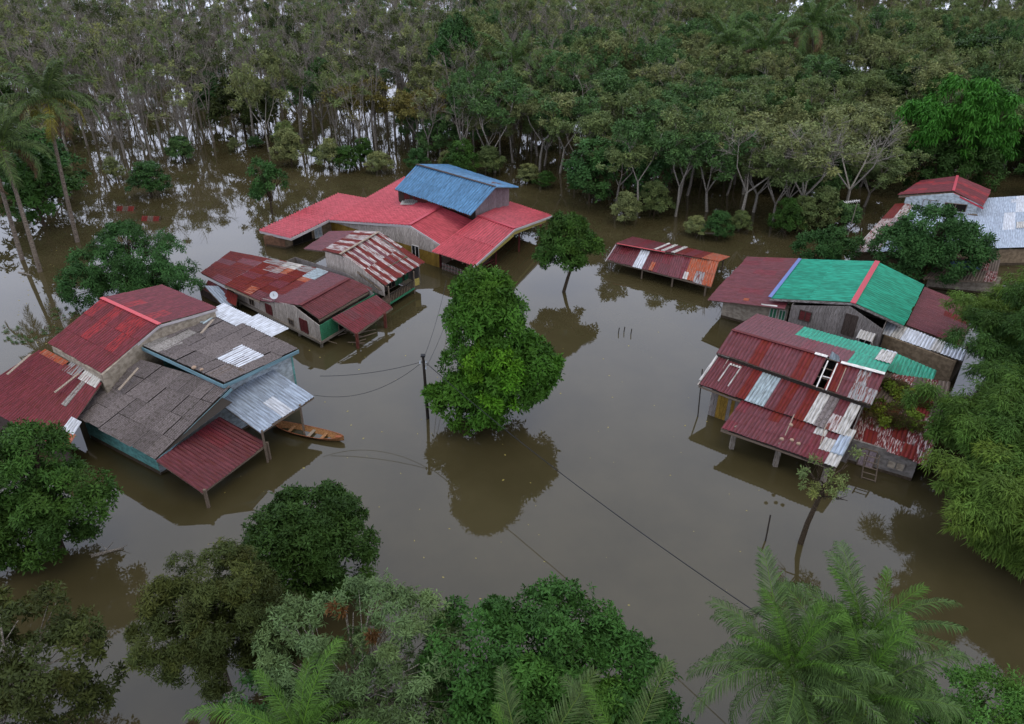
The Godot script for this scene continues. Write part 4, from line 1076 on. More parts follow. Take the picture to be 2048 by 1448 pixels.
func small_things() -> void:
	# poles and stakes
	var p := thing("stake", "single dark stake standing in open water between the house porch and the palms", "stake", V(12.82,0.00,-27.08))
	beam(p, "shaft", V(12.77,0.00,-27.01) - V(0, 0.5, 0), V(12.99,1.25,-27.71), 0.07, 0.07, "dark wood")
	for s in [["short black stake in the water before the open shed, left of three", 1236, 666], ["short black stake in the water before the open shed, middle of three", 1247, 664], ["stouter black stake in the water before the open shed, right of three", 1261, 668]]:
		var b := P_ground(s[1], s[2])
		var k := thing("stake", s[0], "stake", b, "black stakes in the water before the open shed")
		beam(k, "shaft", b - V(0, 0.4, 0), b + V(0.06, 0.45, 0), 0.06, 0.06, "dark wood")
	# the nearly dead tree by the porch
	var foot := V(14.49,0.00,-27.01)
	var t := thing("pollarded_tree", "nearly bare pollarded tree with tufts of small leaves before the patched house", "tree", foot)
	var pts := PackedVector3Array([V(0, -0.6, 0), V(0.18, 1.2, -0.2), V(0.55, 2.6, -0.5), V(0.75, 3.3, -0.7)])
	var v := PackedVector3Array()
	var n := PackedVector3Array()
	tube(v, n, pts, 0.15, 0.08, 8)
	var lobes := []
	for i in 13:
		var d := V(rng.randf_range(-1, 1), rng.randf_range(0.2, 1.0), rng.randf_range(-1, 1)).normalized()
		var s := pts[2].lerp(pts[3], rng.randf())
		var l := rng.randf_range(0.8, 1.7)
		var e := s + d * l
		tube(v, n, PackedVector3Array([s, s.lerp(e, 0.5) + V(0, 0.15, 0), e]), 0.05, 0.015, 5)
		for k in 4:
			var f := e + V(rng.randf_range(-0.5, 0.5), rng.randf_range(-0.1, 0.6), rng.randf_range(-0.5, 0.5))
			tube(v, n, PackedVector3Array([s.lerp(e, 0.6), f]), 0.02, 0.008, 4)
			if k < 1: lobes.append([f, V(0.22, 0.15, 0.22)])
	part(t, "trunk", array_mesh(v, n, bark_uv(v), Color.WHITE), M["dark bark"])
	part(t, "crown", crown(lobes, {"sub": 2, "sub_r": 0.2, "clumps": 4, "leaf": "small", "seed": 5, "vary": 0.3, "warm": 0.3}), M["leaf moss"]).set_meta("kind", "stuff")
	var an := thing("aerial", "thin pole with a white television aerial before the grey twigged trees", "aerial", V(32.14,0.00,-67.20))
	beam(an, "mast", V(32.14,0.00,-67.20) - V(0, 0.5, 0), V(32.14,0.00,-67.20) + V(0.1, 5.0, 0), 0.06, 0.06, "concrete")
	var at_ := V(32.14,0.00,-67.20) + V(0.1, 4.9, 0)
	beam(an, "boom", at_ + V(-1.3, -0.1, 0.2), at_ + V(0.2, 0.08, 0), 0.05, 0.05, "white paint")
	for q in 7:
		var e := at_ + V(-1.2 + 0.2 * q, -0.09 + 0.02 * q, 0.18 - 0.02 * q)
		beam(an, "rod", e + V(-0.05, 0, -0.35), e + V(0.05, 0, 0.35), 0.025, 0.025, "white paint")
	# fallen logs and branches afloat
	for a in [["grey fallen branch floating below the leaning palms", V(-42.48,0.00,-58.45), 1.6, 0.4], ["thin log floating at the edge of the flooded grove behind the open shed", V(19.07,0.00,-72.81), 2.4, -0.3], ["bare branch afloat beside the lower left tree", V(-19.39,-0.00,-25.71), 1.4, -0.4], ["pale bamboo pole afloat at the bank beside the lower left tree", V(-24.83,0.00,-26.44), 2.4, 0.7], ["broken branch drifting among the trees behind the open shed", V(20.49,0.00,-71.10), 2.0, 0.2]]:
		var o := thing("floating_log", a[0], "log", a[1])
		var w := PackedVector3Array()
		var wn := PackedVector3Array()
		var d: Vector3 = V(cos(a[3]), 0, sin(a[3])) * a[2]
		tube(w, wn, PackedVector3Array([d * -0.5, V(0, 0.05, 0), d * 0.5 + V(0, 0.03, 0)]), 0.09, 0.05, 7)
		for k in 4:
			var s: Vector3 = d * rng.randf_range(-0.3, 0.4)
			tube(w, wn, PackedVector3Array([s, s + V(rng.randf_range(-0.5, 0.5), rng.randf_range(0.1, 0.5), rng.randf_range(-0.5, 0.5))]), 0.03, 0.01, 4)
		part(o, "log", array_mesh(w, wn, bark_uv(w), Color.WHITE), M["grey bark"])
	# drifting leaves and scum
	var lv := PackedVector3Array()
	for i in 240:
		var c := V(rng.randf_range(-16, 14), 0.006, rng.randf_range(-50, -22))
		if i > 110: c = V(rng.randf_range(-46, -30), 0.006, rng.randf_range(-64, -46))
		var a := rng.randf() * TAU
		var d := V(cos(a), 0, sin(a)) * rng.randf_range(0.025, 0.09)
		var s := V(-d.z, 0, d.x) * 0.6
		for q in [c - d, c + s, c + d, c - d, c + d, c - s]: lv.append(q)
	var fl := part(self, "floating_leaves", flat_mesh(lv, PackedVector2Array()), M["leaf gold"])
	tag(fl, "scattered fallen leaves drifting on the open flood water", "leaves", "", "stuff")
	var sc := []
	for i in 7:
		sc.append([V(-37.10,0.00,-48.58) + V(rng.randf_range(-3, 3.5), 0.02, rng.randf_range(-3, 3)), V(1.3, 0.05, 0.7)])
	var scum := part(self, "floating_weeds", crown(sc, {"sub": 16, "sub_r": 0.06, "clumps": 6, "size": 0.45, "leaf": "small", "seed": 9, "vary": 0.4, "warm": 0.2}), M["leaf pale"])
	tag(scum, "pale mat of floating weeds and scum beside the red gable house", "weeds", "", "stuff")


func P_ground(x: int, y: int) -> Vector3:
	return {1236: V(8.03,0.00,-49.20), 1247: V(8.47,0.00,-49.37), 1261: V(8.96,0.00,-49.07)}[x]


# ---------------------------------------------------------------- foliage
# one tuft of leaves at the end of a twig: [vertices, normals]
func clump(kind: String, s: int) -> Array:
	var r := RandomNumberGenerator.new()
	r.seed = s
	var v := PackedVector3Array()
	var n := PackedVector3Array()
	var o: Dictionary = {
		"broad": {"n": 11, "l": 0.3, "w": 0.105, "lo": -0.5, "hi": 1.1, "droop": 0.1, "stem": 0.1},
		"long": {"n": 12, "l": 0.34, "w": 0.075, "lo": -0.9, "hi": 0.9, "droop": 0.22, "stem": 0.06},
		"small": {"n": 12, "l": 0.15, "w": 0.06, "lo": -0.6, "hi": 1.2, "droop": 0.05, "stem": 0.09},
		"grove": {"n": 9, "l": 0.36, "w": 0.13, "lo": -0.8, "hi": 0.8, "droop": 0.15, "stem": 0.18},
		"far": {"n": 9, "l": 0.42, "w": 0.16, "lo": -0.8, "hi": 0.8, "droop": 0.15, "stem": 0.16},
		"creeper": {"n": 8, "l": 0.16, "w": 0.12, "lo": -0.3, "hi": 0.9, "droop": 0.0, "stem": 0.07},
		"needle": {"n": 7, "l": 0.5, "w": 0.022, "lo": -0.4, "hi": 0.7, "droop": 0.05, "stem": 0.02},
		"bamboo": {"n": 15, "l": 0.3, "w": 0.05, "lo": -1.2, "hi": 0.5, "droop": 0.3, "stem": 0.16},
		"weep": {"n": 13, "l": 0.5, "w": 0.14, "lo": -1.3, "hi": 0.2, "droop": 0.35, "stem": 0.2},
	}[kind]
	for i in o.n:
		var az: float = TAU * (i + r.randf_range(-0.35, 0.35)) / o.n * 2.4
		var el := r.randf_range(o.lo, o.hi)
		var d := V(cos(az) * cos(el), sin(el), sin(az) * cos(el))
		var l: float = o.l * r.randf_range(0.7, 1.2)
		var p: Vector3 = d * o.stem * r.randf_range(0.2, 1.4) + V(r.randf_range(-1, 1), r.randf_range(-1, 1), r.randf_range(-1, 1)) * o.stem * 0.7
		var tip: Vector3 = p + d * l - V(0, o.droop * l, 0)
		var side: Vector3 = d.cross(V(r.randf_range(-0.5, 0.5), 1, r.randf_range(-0.5, 0.5))).normalized() * (o.w * 0.5 * r.randf_range(0.8, 1.2))
		var mid := p.lerp(tip, 0.45) + V(0, 0.05 * l, 0)
		var fold := V(0, o.w * 0.12, 0)
		for q in [[p, mid - side + fold, tip], [p, tip, mid + side + fold]]:
			var k: Vector3 = (q[2] - q[0]).cross(q[1] - q[0]).normalized()
			var turned := k.y < 0
			if turned: k = -k
			v.append(q[0]); v.append(q[2] if turned else q[1]); v.append(q[1] if turned else q[2])
			n.append(k); n.append(k); n.append(k)
	return [v, n]


var clump_cache := {}


func clumps(kind: String) -> Array:
	if not clump_cache.has(kind):
		var list := []
		for i in 6: list.append(clump(kind, 100 + i))
		clump_cache[kind] = list
	return clump_cache[kind]


func ball(r: RandomNumberGenerator) -> Vector3:
	while true:
		var p := V(r.randf_range(-1, 1), r.randf_range(-1, 1), r.randf_range(-1, 1))
		var l := p.length()
		if l < 1.0 and l > 0.05: return p / l
	return Vector3.UP


# a crown: on each lobe (centre, radii) small boughs, on each bough tufts of leaves
func crown(lobes: Array, o: Dictionary) -> ArrayMesh:
	var r := RandomNumberGenerator.new()
	r.seed = o.seed
	var kinds := clumps(o.leaf)
	var v := PackedVector3Array()
	var n := PackedVector3Array()
	var c := PackedColorArray()
	var warm: float = o.get("warm", 0.15)
	var size: float = o.get("size", 1.0)
	var depth: float = o.get("depth", 0.35)
	var floor_y: float = o.get("floor", -1e9)
	for lobe in lobes:
		var lobe_tone := r.randf_range(0.8, 1.0)
		var lobe_warm := warm * r.randf_range(0.0, 1.0)
		for s in o.sub:
			var d := ball(r)
			if d.y < -0.35 and r.randf() < 0.5: d.y = -d.y
			var rad: Vector3 = lobe[1]
			var ctr: Vector3 = lobe[0] + d * rad * (1.0 - depth * r.randf() * r.randf())
			var sr: float = o.sub_r * r.randf_range(0.65, 1.35)
			var tone: float = lobe_tone * (1.0 - o.vary * r.randf())
			var yellow := lobe_warm * r.randf_range(0.2, 1.5)
			var out := (d + V(0, 0.35, 0)).normalized()
			for k in o.clumps:
				var e := (ball(r) + out * 0.75).normalized()
				var p := ctr + e * V(sr, sr * 0.8, sr) * r.randf_range(0.55, 1.05)
				if p.y < floor_y: continue
				var up := (e + V(0, 0.5, 0) + ball(r) * 0.35).normalized()
				var x := up.cross(ball(r)).normalized()
				var b := Basis(x, up, x.cross(up)) if o.leaf != "weep" and o.leaf != "bamboo" else Basis(Vector3.UP, r.randf() * TAU)
				var q: Array = kinds[r.randi() % kinds.size()]
				var z := size * r.randf_range(0.8, 1.25)
				v.append_array(Transform3D(b * z, p) * q[0])
				n.append_array(Transform3D(b, Vector3.ZERO) * q[1])
				var t := tone * r.randf_range(0.78, 1.0)
				var col := Color(t * (0.74 + yellow * 0.5), t * 0.8, t * (0.74 - yellow * 0.5))
				var m := c.size()
				c.resize(v.size())
				for i in range(m, c.size()): c[i] = col
	return array_mesh(v, n, PackedVector2Array(), c)


func limbs(lobes: Array, fork: Vector3, r0: float, foot := Vector3.ZERO, sides := 8) -> ArrayMesh:
	var v := PackedVector3Array()
	var n := PackedVector3Array()
	tube(v, n, PackedVector3Array([foot + V(0, -0.8, 0), foot.lerp(fork, 0.5) + V(rng.randf_range(-0.1, 0.1), 0, 0), fork]), r0, r0 * 0.7, sides)
	for lobe in lobes:
		var c: Vector3 = lobe[0]
		var rad: Vector3 = lobe[1]
		for k in 5:
			var e := c + ball(rng) * rad * 0.75
			tube(v, n, PackedVector3Array([fork + V(rng.randf_range(-0.1, 0.1), rng.randf_range(-0.4, 0.1), 0), fork.lerp(e, 0.5) + V(0, 0.25, 0) + ball(rng) * 0.15, e]), r0 * 0.4, r0 * 0.08, 5)
			for m in 3:
				var f := e + (ball(rng) + V(0, 0.3, 0)) * rad * 0.35
				tube(v, n, PackedVector3Array([fork.lerp(e, 0.55) + V(0, 0.2, 0), f]), r0 * 0.14, r0 * 0.04, 4)
	return array_mesh(v, n, bark_uv(v), Color.WHITE)


func tree(called: String, label: String, at_: Vector3, lobes: Array, fork: Vector3, r0: float, o: Dictionary, leaf: String, bark := "dark bark", group := "", foot := Vector3.ZERO, category := "tree") -> Node3D:
	var t := thing(called, label, category, at_, group)
	part(t, "trunk", limbs(lobes, fork, r0, foot), M[bark])
	part(t, "crown", crown(lobes, o), M[leaf]).set_meta("kind", "stuff")
	return t


func near_trees() -> void:
	# the big bright tree in the middle
	var t := tree("rain_tree", "tall bright green tree standing alone in the middle of the flood", V(-1.45, 0, -37.6),
		[[V(0.2, 3.6, 0.0), V(2.7, 2.9, 2.8)], [V(-0.1, 6.2, -0.4), V(1.95, 2.2, 1.9)], [V(2.2, 3.6, -0.2), V(1.7, 1.6, 1.8)], [V(-0.7, 1.9, 0.8), V(2.0, 1.5, 1.8)], [V(-0.3, 8.0, -0.7), V(1.2, 1.1, 1.2)]],
		V(0, 2.4, 0), 0.32, {"sub": 46, "sub_r": 0.7, "clumps": 19, "leaf": "broad", "seed": 1, "vary": 0.42, "warm": 0.22, "floor": 0.35}, "leaf bright")
	part(t, "young_leaves", crown([[V(0.3, 4.9, 1.9), V(1.3, 1.3, 0.7)], [V(0.9, 3.4, 2.4), V(0.9, 1.0, 0.6)]], {"sub": 16, "sub_r": 0.5, "clumps": 12, "leaf": "broad", "seed": 3, "vary": 0.4, "warm": 0.35}), M["leaf vivid"]).set_meta("kind", "stuff")
	var twig := part(t, "bough", crown([[V(4.05, 3.9, 0.2), V(0.35, 0.3, 0.35)], [V(-3.3, 2.4, 0.9), V(0.3, 0.3, 0.3)]], {"sub": 6, "sub_r": 0.25, "clumps": 10, "leaf": "broad", "seed": 2, "vary": 0.2}), M["leaf bright"])
	twig.set_meta("kind", "stuff")
	var v := PackedVector3Array()
	var n := PackedVector3Array()
	tube(v, n, PackedVector3Array([V(0, 2.6, 0), V(2.4, 3.5, 0.1), V(4.05, 3.9, 0.2)]), 0.09, 0.02, 5)
	tube(v, n, PackedVector3Array([V(0, 2.2, 0), V(-1.8, 2.7, 0.5), V(-3.3, 2.4, 0.9)]), 0.08, 0.02, 5)
	part(t, "bough", array_mesh(v, n, bark_uv(v), Color.WHITE), M["dark bark"])
	# dark trees round it
	tree("fruit_tree", "bushy blue-green tree between the leaning palms and the rusty stilt house", V(-30.3, 0, -53.6),
		[[V(-1.8, 2.6, 0.6), V(2.8, 2.0, 2.4)], [V(1.6, 3.2, -0.4), V(2.6, 2.3, 2.3)], [V(-0.4, 4.3, -0.8), V(1.8, 1.7, 1.7)], [V(3.0, 1.9, 0.8), V(2.1, 1.5, 1.9)], [V(-3.4, 1.7, 1.0), V(1.6, 1.3, 1.5)], [V(0.4, 1.6, 1.4), V(2.5, 1.3, 1.6)]],
		V(0, 1.6, 0), 0.26, {"sub": 24, "sub_r": 0.75, "clumps": 16, "leaf": "long", "seed": 3, "vary": 0.4, "warm": 0.06, "floor": 0.2}, "leaf bushy")
	tree("fruit_tree", "dark tree with drooping lower boughs in front of the maroon lean-to", V(-21.9, 0, -26.0),
		[[V(-0.17, 4.70, -0.50), V(1.60, 1.60, 1.51)], [V(-1.34, 3.50, 0.17), V(1.68, 1.60, 1.68)], [V(1.18, 2.90, 0.17), V(1.85, 1.60, 1.76)], [V(0.00, 1.90, 0.84), V(2.18, 1.26, 1.68)], [V(-1.51, 1.70, 0.92), V(1.51, 1.18, 1.34)]],
		V(0, 2.0, 0), 0.27, {"sub": 34, "sub_r": 0.62, "clumps": 20, "leaf": "broad", "seed": 4, "vary": 0.45, "warm": 0.16, "floor": 0.25, "size": 0.8}, "leaf deep")
	tree("fruit_tree", "round dark green tree in open water before the canoe", V(-8.7, 0, -23.6),
		[[V(0.0, 2.9, 0.0), V(2.6, 2.0, 2.4)], [V(0.9, 2.5, 0.4), V(2.1, 1.7, 1.9)], [V(-1.0, 2.1, 0.5), V(2.0, 1.6, 2.0)], [V(0.1, 3.6, -0.4), V(1.7, 1.4, 1.6)]],
		V(0, 1.4, 0), 0.22, {"sub": 46, "sub_r": 0.5, "clumps": 20, "leaf": "broad", "seed": 5, "vary": 0.3, "warm": 0.1, "floor": 0.2, "size": 0.72}, "leaf dark")
	tree("fruit_tree", "brownish dark tree with a bare leaning trunk beside the grey-green tree", V(-10.7, 0, -18.0),
		[[V(-0.17, 4.75, -0.86), V(1.98, 1.63, 1.81)], [V(0.77, 4.15, -0.34), V(1.63, 1.55, 1.63)], [V(-1.29, 3.55, -0.34), V(1.63, 1.55, 1.63)], [V(0.09, 3.05, 0.00), V(2.06, 1.38, 1.63)], [V(1.63, 2.55, -1.38), V(1.20, 1.12, 1.29)]],
		V(-0.4, 3.4, -0.5), 0.2, {"sub": 36, "sub_r": 0.5, "clumps": 28, "leaf": "long", "seed": 6, "vary": 0.42, "warm": 0.22, "size": 0.6}, "leaf brown", "grey bark", "", V(0.5, 0, 0.9))
	tree("fruit_tree", "loose leaved olive tree at the lower left corner", V(-17.6, 0, -16.6),
		[[V(0.0, 3.8, -0.3), V(2.6, 1.9, 2.3)], [V(1.4, 3.0, 0.0), V(2.0, 1.6, 2.0)], [V(-1.4, 3.2, 0.2), V(2.1, 1.6, 2.0)], [V(0.8, 1.8, 0.8), V(2.2, 1.2, 1.7)]],
		V(0, 2.6, 0), 0.22, {"sub": 30, "sub_r": 0.5, "clumps": 15, "leaf": "broad", "seed": 7, "vary": 0.45, "warm": 0.3, "size": 0.7}, "leaf brown", "grey bark")
	# the grey-green tree with visible limbs, and the glossy one beside it
	var g := tree("mango_tree", "grey-green tree with pale limbs showing through sparse long leaves", V(-5.4, 0, -16.2),
		[[V(-1.7, 5.1, -0.6), V(1.3, 1.0, 1.3)], [V(0.4, 5.9, -0.4), V(1.9, 1.1, 1.6)], [V(2.0, 5.5, -0.3), V(1.4, 1.2, 1.5)], [V(-0.6, 4.5, 0.7), V(1.6, 1.0, 1.3)], [V(1.2, 4.3, 1.0), V(1.8, 1.2, 1.3)], [V(-2.0, 3.7, 0.9), V(1.2, 0.9, 1.1)], [V(0.2, 3.1, 1.7), V(1.8, 1.1, 1.2)], [V(2.9, 4.9, 0.6), V(1.5, 1.3, 1.4)], [V(2.4, 3.6, 1.6), V(1.5, 1.1, 1.2)], [V(-0.6, 3.4, 0.9), V(1.8, 1.1, 1.2)]],
		V(0, 2.8, 0.4), 0.17, {"sub": 15, "sub_r": 0.5, "clumps": 20, "leaf": "long", "seed": 8, "vary": 0.3, "warm": 0.1, "size": 0.6}, "leaf pale", "pale bark")
	part(g, "withered_leaves", crown([[V(0.9, 6.1, 0.2), V(0.15, 0.1, 0.15)], [V(-0.3, 6.6, -0.6), V(0.15, 0.1, 0.15)]], {"sub": 2, "sub_r": 0.14, "clumps": 5, "leaf": "long", "seed": 81, "vary": 0.3, "size": 0.7}), M["leaf rust"]).set_meta("kind", "stuff")
	var d := tree("mango_tree", "dense glossy green tree with lime young leaves at the bottom of the view", V(0.7, 0, -15.5),
		[[V(-1.5, 5.00, -0.6), V(2.0, 1.5, 1.8)], [V(0.9, 5.40, -0.9), V(2.0, 1.5, 1.8)], [V(2.6, 4.20, -0.2), V(1.8, 1.5, 1.8)], [V(0.2, 4.20, 0.8), V(2.3, 1.4, 1.6)], [V(3.5, 2.80, 0.8), V(1.5, 1.4, 1.5)], [V(-1.6, 3.50, 1.2), V(2.0, 1.3, 1.4)], [V(1.8, 3.00, 1.6), V(2.2, 1.3, 1.3)]],
		V(0, 2.6, 0), 0.3, {"sub": 46, "sub_r": 0.6, "clumps": 22, "leaf": "broad", "seed": 9, "vary": 0.4, "warm": 0.1, "size": 0.66}, "leaf glossy")
	part(d, "young_leaves", crown([[V(0.1, 5.7, 0.7), V(0.8, 0.6, 0.6)], [V(1.5, 4.6, 1.6), V(0.9, 0.7, 0.6)], [V(2.7, 5.0, 0.9), V(0.5, 0.5, 0.5)]], {"sub": 13, "sub_r": 0.4, "clumps": 14, "leaf": "broad", "seed": 91, "vary": 0.25, "warm": 0.2, "size": 0.66}), M["leaf young"]).set_meta("kind", "stuff")
	tree("shrub", "bright leafy shrub in the bottom left gap between brownish tree and palm", V(-8.0, 0, -15.3), [[V(0, 3.2, 0), V(1.5, 1.0, 1.2)], [V(1.2, 2.8, 0.4), V(1.1, 0.9, 1.0)]], V(0, 1.8, 0), 0.12, {"sub": 22, "sub_r": 0.4, "clumps": 16, "leaf": "broad", "seed": 10, "vary": 0.35, "warm": 0.05, "size": 0.66}, "leaf bushy", "dark bark", "", Vector3.ZERO, "shrub")
	tree("shrub", "yellow-green shrubs filling the lower right corner below the palms", V(16.2, 0, -16.2), [[V(0.2, 2.0, 0), V(2.2, 1.3, 1.5)], [V(2.0, 2.0, -0.2), V(1.8, 1.3, 1.5)], [V(-1.4, 1.3, 0.6), V(1.5, 1.0, 1.2)]], V(0, 0.8, 0), 0.1, {"sub": 34, "sub_r": 0.42, "clumps": 17, "leaf": "small", "seed": 12, "vary": 0.4, "warm": 0.25, "floor": 0.1}, "leaf young", "dark bark", "", Vector3.ZERO, "shrub")
	# middle distance
	tree("fruit_tree", "small round tree on a bent trunk between the red porch and the open shed", V(4.4, 0, -57.0),
		[[V(0.0, 4.3, -0.2), V(2.1, 1.6, 1.9)], [V(-0.8, 3.5, 0.3), V(1.7, 1.2, 1.6)], [V(0.9, 3.6, 0.2), V(1.6, 1.2, 1.5)], [V(0.0, 5.2, -0.3), V(1.2, 1.0, 1.2)]],
		V(0.5, 2.2, 0), 0.17, {"sub": 26, "sub_r": 0.5, "clumps": 14, "leaf": "broad", "seed": 13, "vary": 0.4, "warm": 0.25}, "leaf deep", "dark bark", "", V(-0.3, 0, 0.6))
	tree("sapling", "slender leafy sapling alone in bright water behind the red wing", V(-25.8, 0, -75.2),
		[[V(-0.3, 4.2, 0), V(1.3, 1.3, 1.2)], [V(0.6, 3.4, 0), V(1.1, 1.1, 1.1)], [V(-0.7, 2.7, 0), V(0.9, 0.8, 0.9)]], V(0, 1.6, 0), 0.12, {"sub": 13, "sub_r": 0.45, "clumps": 10, "leaf": "broad", "seed": 14, "vary": 0.35, "warm": 0.12, "size": 1.1}, "leaf bushy")
	tree("fruit_tree", "dense dark tree between the silver roof and the green gable", V(35.6, 0, -59.2),
		[[V(-0.17, 4.60, -0.52), V(2.75, 1.89, 2.24)], [V(2.24, 3.60, 0.00), V(2.41, 1.63, 2.06)], [V(-2.58, 3.40, 0.17), V(1.98, 1.55, 1.81)], [V(0.17, 2.80, 1.03), V(2.92, 1.38, 1.72)]],
		V(0, 2.0, 0), 0.3, {"sub": 40, "sub_r": 0.75, "clumps": 16, "leaf": "broad", "seed": 15, "vary": 0.4, "warm": 0.05, "size": 1.1}, "leaf bushy")
	tree("fruit_tree", "low leafy bush tree behind the maroon side of the green house", V(28.4, 0, -62.5),
		[[V(-1.0, 1.8, 0), V(1.6, 1.3, 1.5)], [V(0.9, 2.3, 0), V(1.7, 1.4, 1.5)]], V(0, 0.8, 0), 0.12, {"sub": 26, "sub_r": 0.55, "clumps": 13, "leaf": "broad", "seed": 16, "vary": 0.4, "warm": 0.1, "floor": 0.1}, "leaf bushy")
	tree("weeping_tree", "vivid lime green weeping tree rising behind the small red gable", V(49.6, 0, -86.0),
		[[V(0.6, 10.6, 0), V(3.4, 2.6, 3.0)], [V(3.4, 9.0, 0.4), V(3.2, 3.0, 3.0)], [V(-3.6, 8.4, 0.6), V(2.8, 2.0, 2.6)], [V(0.4, 7.2, 1.2), V(3.6, 2.4, 2.6)], [V(4.6, 5.8, 0.6), V(2.4, 2.4, 2.4)]],
		V(0, 4.0, 0), 0.36, {"sub": 30, "sub_r": 0.9, "clumps": 15, "leaf": "weep", "seed": 17, "vary": 0.4, "warm": 0.1}, "leaf lime")
	tree("evergreen_tree", "dark evergreen mass under and before the weeping lime tree", V(49.0, 0, -84.4),
		[[V(-1.6, 3.6, 0), V(4.0, 2.8, 2.2)], [V(3.0, 3.4, 0.4), V(3.6, 2.6, 2.2)]], V(0, 1.6, 0), 0.3, {"sub": 44, "sub_r": 0.9, "clumps": 14, "leaf": "far", "seed": 18, "vary": 0.4, "warm": 0.05, "floor": 0.2}, "leaf dark")


# ---------------------------------------------------------------- palms
func frond_mesh(length: float, droop: float, pairs: int, leaflet: float, s: int, rise := 0.5) -> ArrayMesh:
	var r := RandomNumberGenerator.new()
	r.seed = s
	var pts := PackedVector3Array()
	var p := Vector3.ZERO
	var a := rise
	var n := 12
	for i in n + 1:
		pts.append(p)
		p += V(cos(a), sin(a), 0) * length / n
		a -= droop / n * (0.4 + 1.2 * i / n)
	var v := PackedVector3Array()
	var nn := PackedVector3Array()
	var c := PackedColorArray()
	tube(v, nn, pts, 0.035, 0.008, 4)
	c.resize(v.size())
	c.fill(Color(1.0, 1.0, 0.6))
	var twist := r.randf_range(-0.3, 0.3)
	for i in pairs:
		var t := 0.13 + 0.86 * (i + r.randf_range(-0.3, 0.3)) / pairs
		var f := clampf(t * n, 0, n - 0.01)
		var k := int(f)
		var o := pts[k].lerp(pts[k + 1], f - k)
		var d := (pts[k + 1] - pts[k]).normalized()
		var up := V(-d.y, d.x, 0)
		var l := leaflet * pow(sin(PI * clampf(0.12 + t * 0.82, 0, 1)), 0.6) * r.randf_range(0.85, 1.1)
		for side in [-1.0, 1.0]:
			if r.randf() < 0.07: continue
			l *= r.randf_range(0.8, 1.08)
			var lat: Vector3 = V(0, 0, side)
			var out: Vector3 = (lat + d * (0.55 + 0.7 * t) + up * (0.35 + twist * side + r.randf_range(-0.15, 0.15))).normalized()
			var w := d * leaflet * (0.019 if pairs > 50 else 0.036)
			var sag := 0.6 + 0.7 * r.randf()
			var m := o + out * l * 0.4
			var k2 := m + (out + V(0, -sag, 0)).normalized() * l * 0.33
			var tip := k2 + (out * 0.6 + V(0, -sag * 1.9, 0)).normalized() * l * 0.3
			var tone := r.randf_range(0.35, 1.0)
			for q in [[o - w * 0.6, o + w * 0.6, m + w], [o - w * 0.6, m + w, m - w], [m - w, m + w, k2 + w * 0.8], [m - w, k2 + w * 0.8, k2 - w * 0.8], [k2 - w * 0.8, k2 + w * 0.8, tip]]:
				var e: Vector3 = (q[2] - q[0]).cross(q[1] - q[0]).normalized()
				if e.dot(up) < 0:
					e = -e
					q = [q[0], q[2], q[1]]
				for x in q:
					v.append(x)
					nn.append(e)
					c.append(Color(tone, tone, tone * 0.95))
	return array_mesh(v, nn, PackedVector2Array(), c)


var fronds := {}


func frond(kind: int, near_: bool) -> ArrayMesh:
	var key := "%d%s" % [kind, near_]
	if not fronds.has(key):
		var pairs := 80 if near_ else 44
		fronds[key] = frond_mesh(4.6, [0.8, 1.2, 1.7, 2.1, 2.5, 1.3][kind], pairs, 1.05 if near_ else 1.1, 50 + kind)
	return fronds[key]


func palm(label: String, foot: Vector3, head: Vector3, count: int, scale: float, mat: String, s: int, near_ := false, old := 3, group := "", yellow := 0) -> void:
	var t := thing("coconut_palm", label, "palm tree", foot, group)
	var r := RandomNumberGenerator.new()
	r.seed = s
	var h := head - foot
	var bend := V(-h.z, 0, h.x).normalized() * r.randf_range(-0.3, 0.3) + V(0, h.y * 0.5, 0) + V(h.x, 0, h.z) * 0.38
	var pts := PackedVector3Array()
	for i in 9:
		var u := i / 8.0
		pts.append((V(0, -0.8, 0) * (1 - u) * (1 - u)) + bend * 2 * u * (1 - u) + h * u * u)
	part(t, "trunk", tube_mesh(pts, 0.21, 0.13, 9), M["palm bark"])
	for i in count:
		var f := float(i) / count
		var kind := clampi(int(f * 5.0), 0, 4)
		var tilt := lerpf(1.25, -0.5, pow(f, 0.85)) + r.randf_range(-0.12, 0.12)
		var az := i * 2.39996 + r.randf_range(-0.25, 0.25)
		var b := Basis(Vector3.UP, az) * Basis(V(0, 0, 1), tilt - 0.35) * Basis(V(1, 0, 0), r.randf_range(-0.5, 0.5))
		var z := scale * r.randf_range(0.85, 1.08) * (0.8 if f < 0.12 else 1.0)
		var m := M[mat] as Material
		if f < 0.15 and near_: m = M["frond fresh"]
		if i >= count - old: m = M["frond dead"]
		elif i >= count - old - yellow: m = M["frond yellow"]
		part(t, "frond", frond(kind, near_), m, Transform3D(b * z, h))
	for k in 5:
		var a := TAU * k / 5.0
		part(t, "coconut", rock(0.13, 20 + k), M["vine"], Transform3D(Basis(), h + V(cos(a) * 0.22, -0.22, sin(a) * 0.22)))


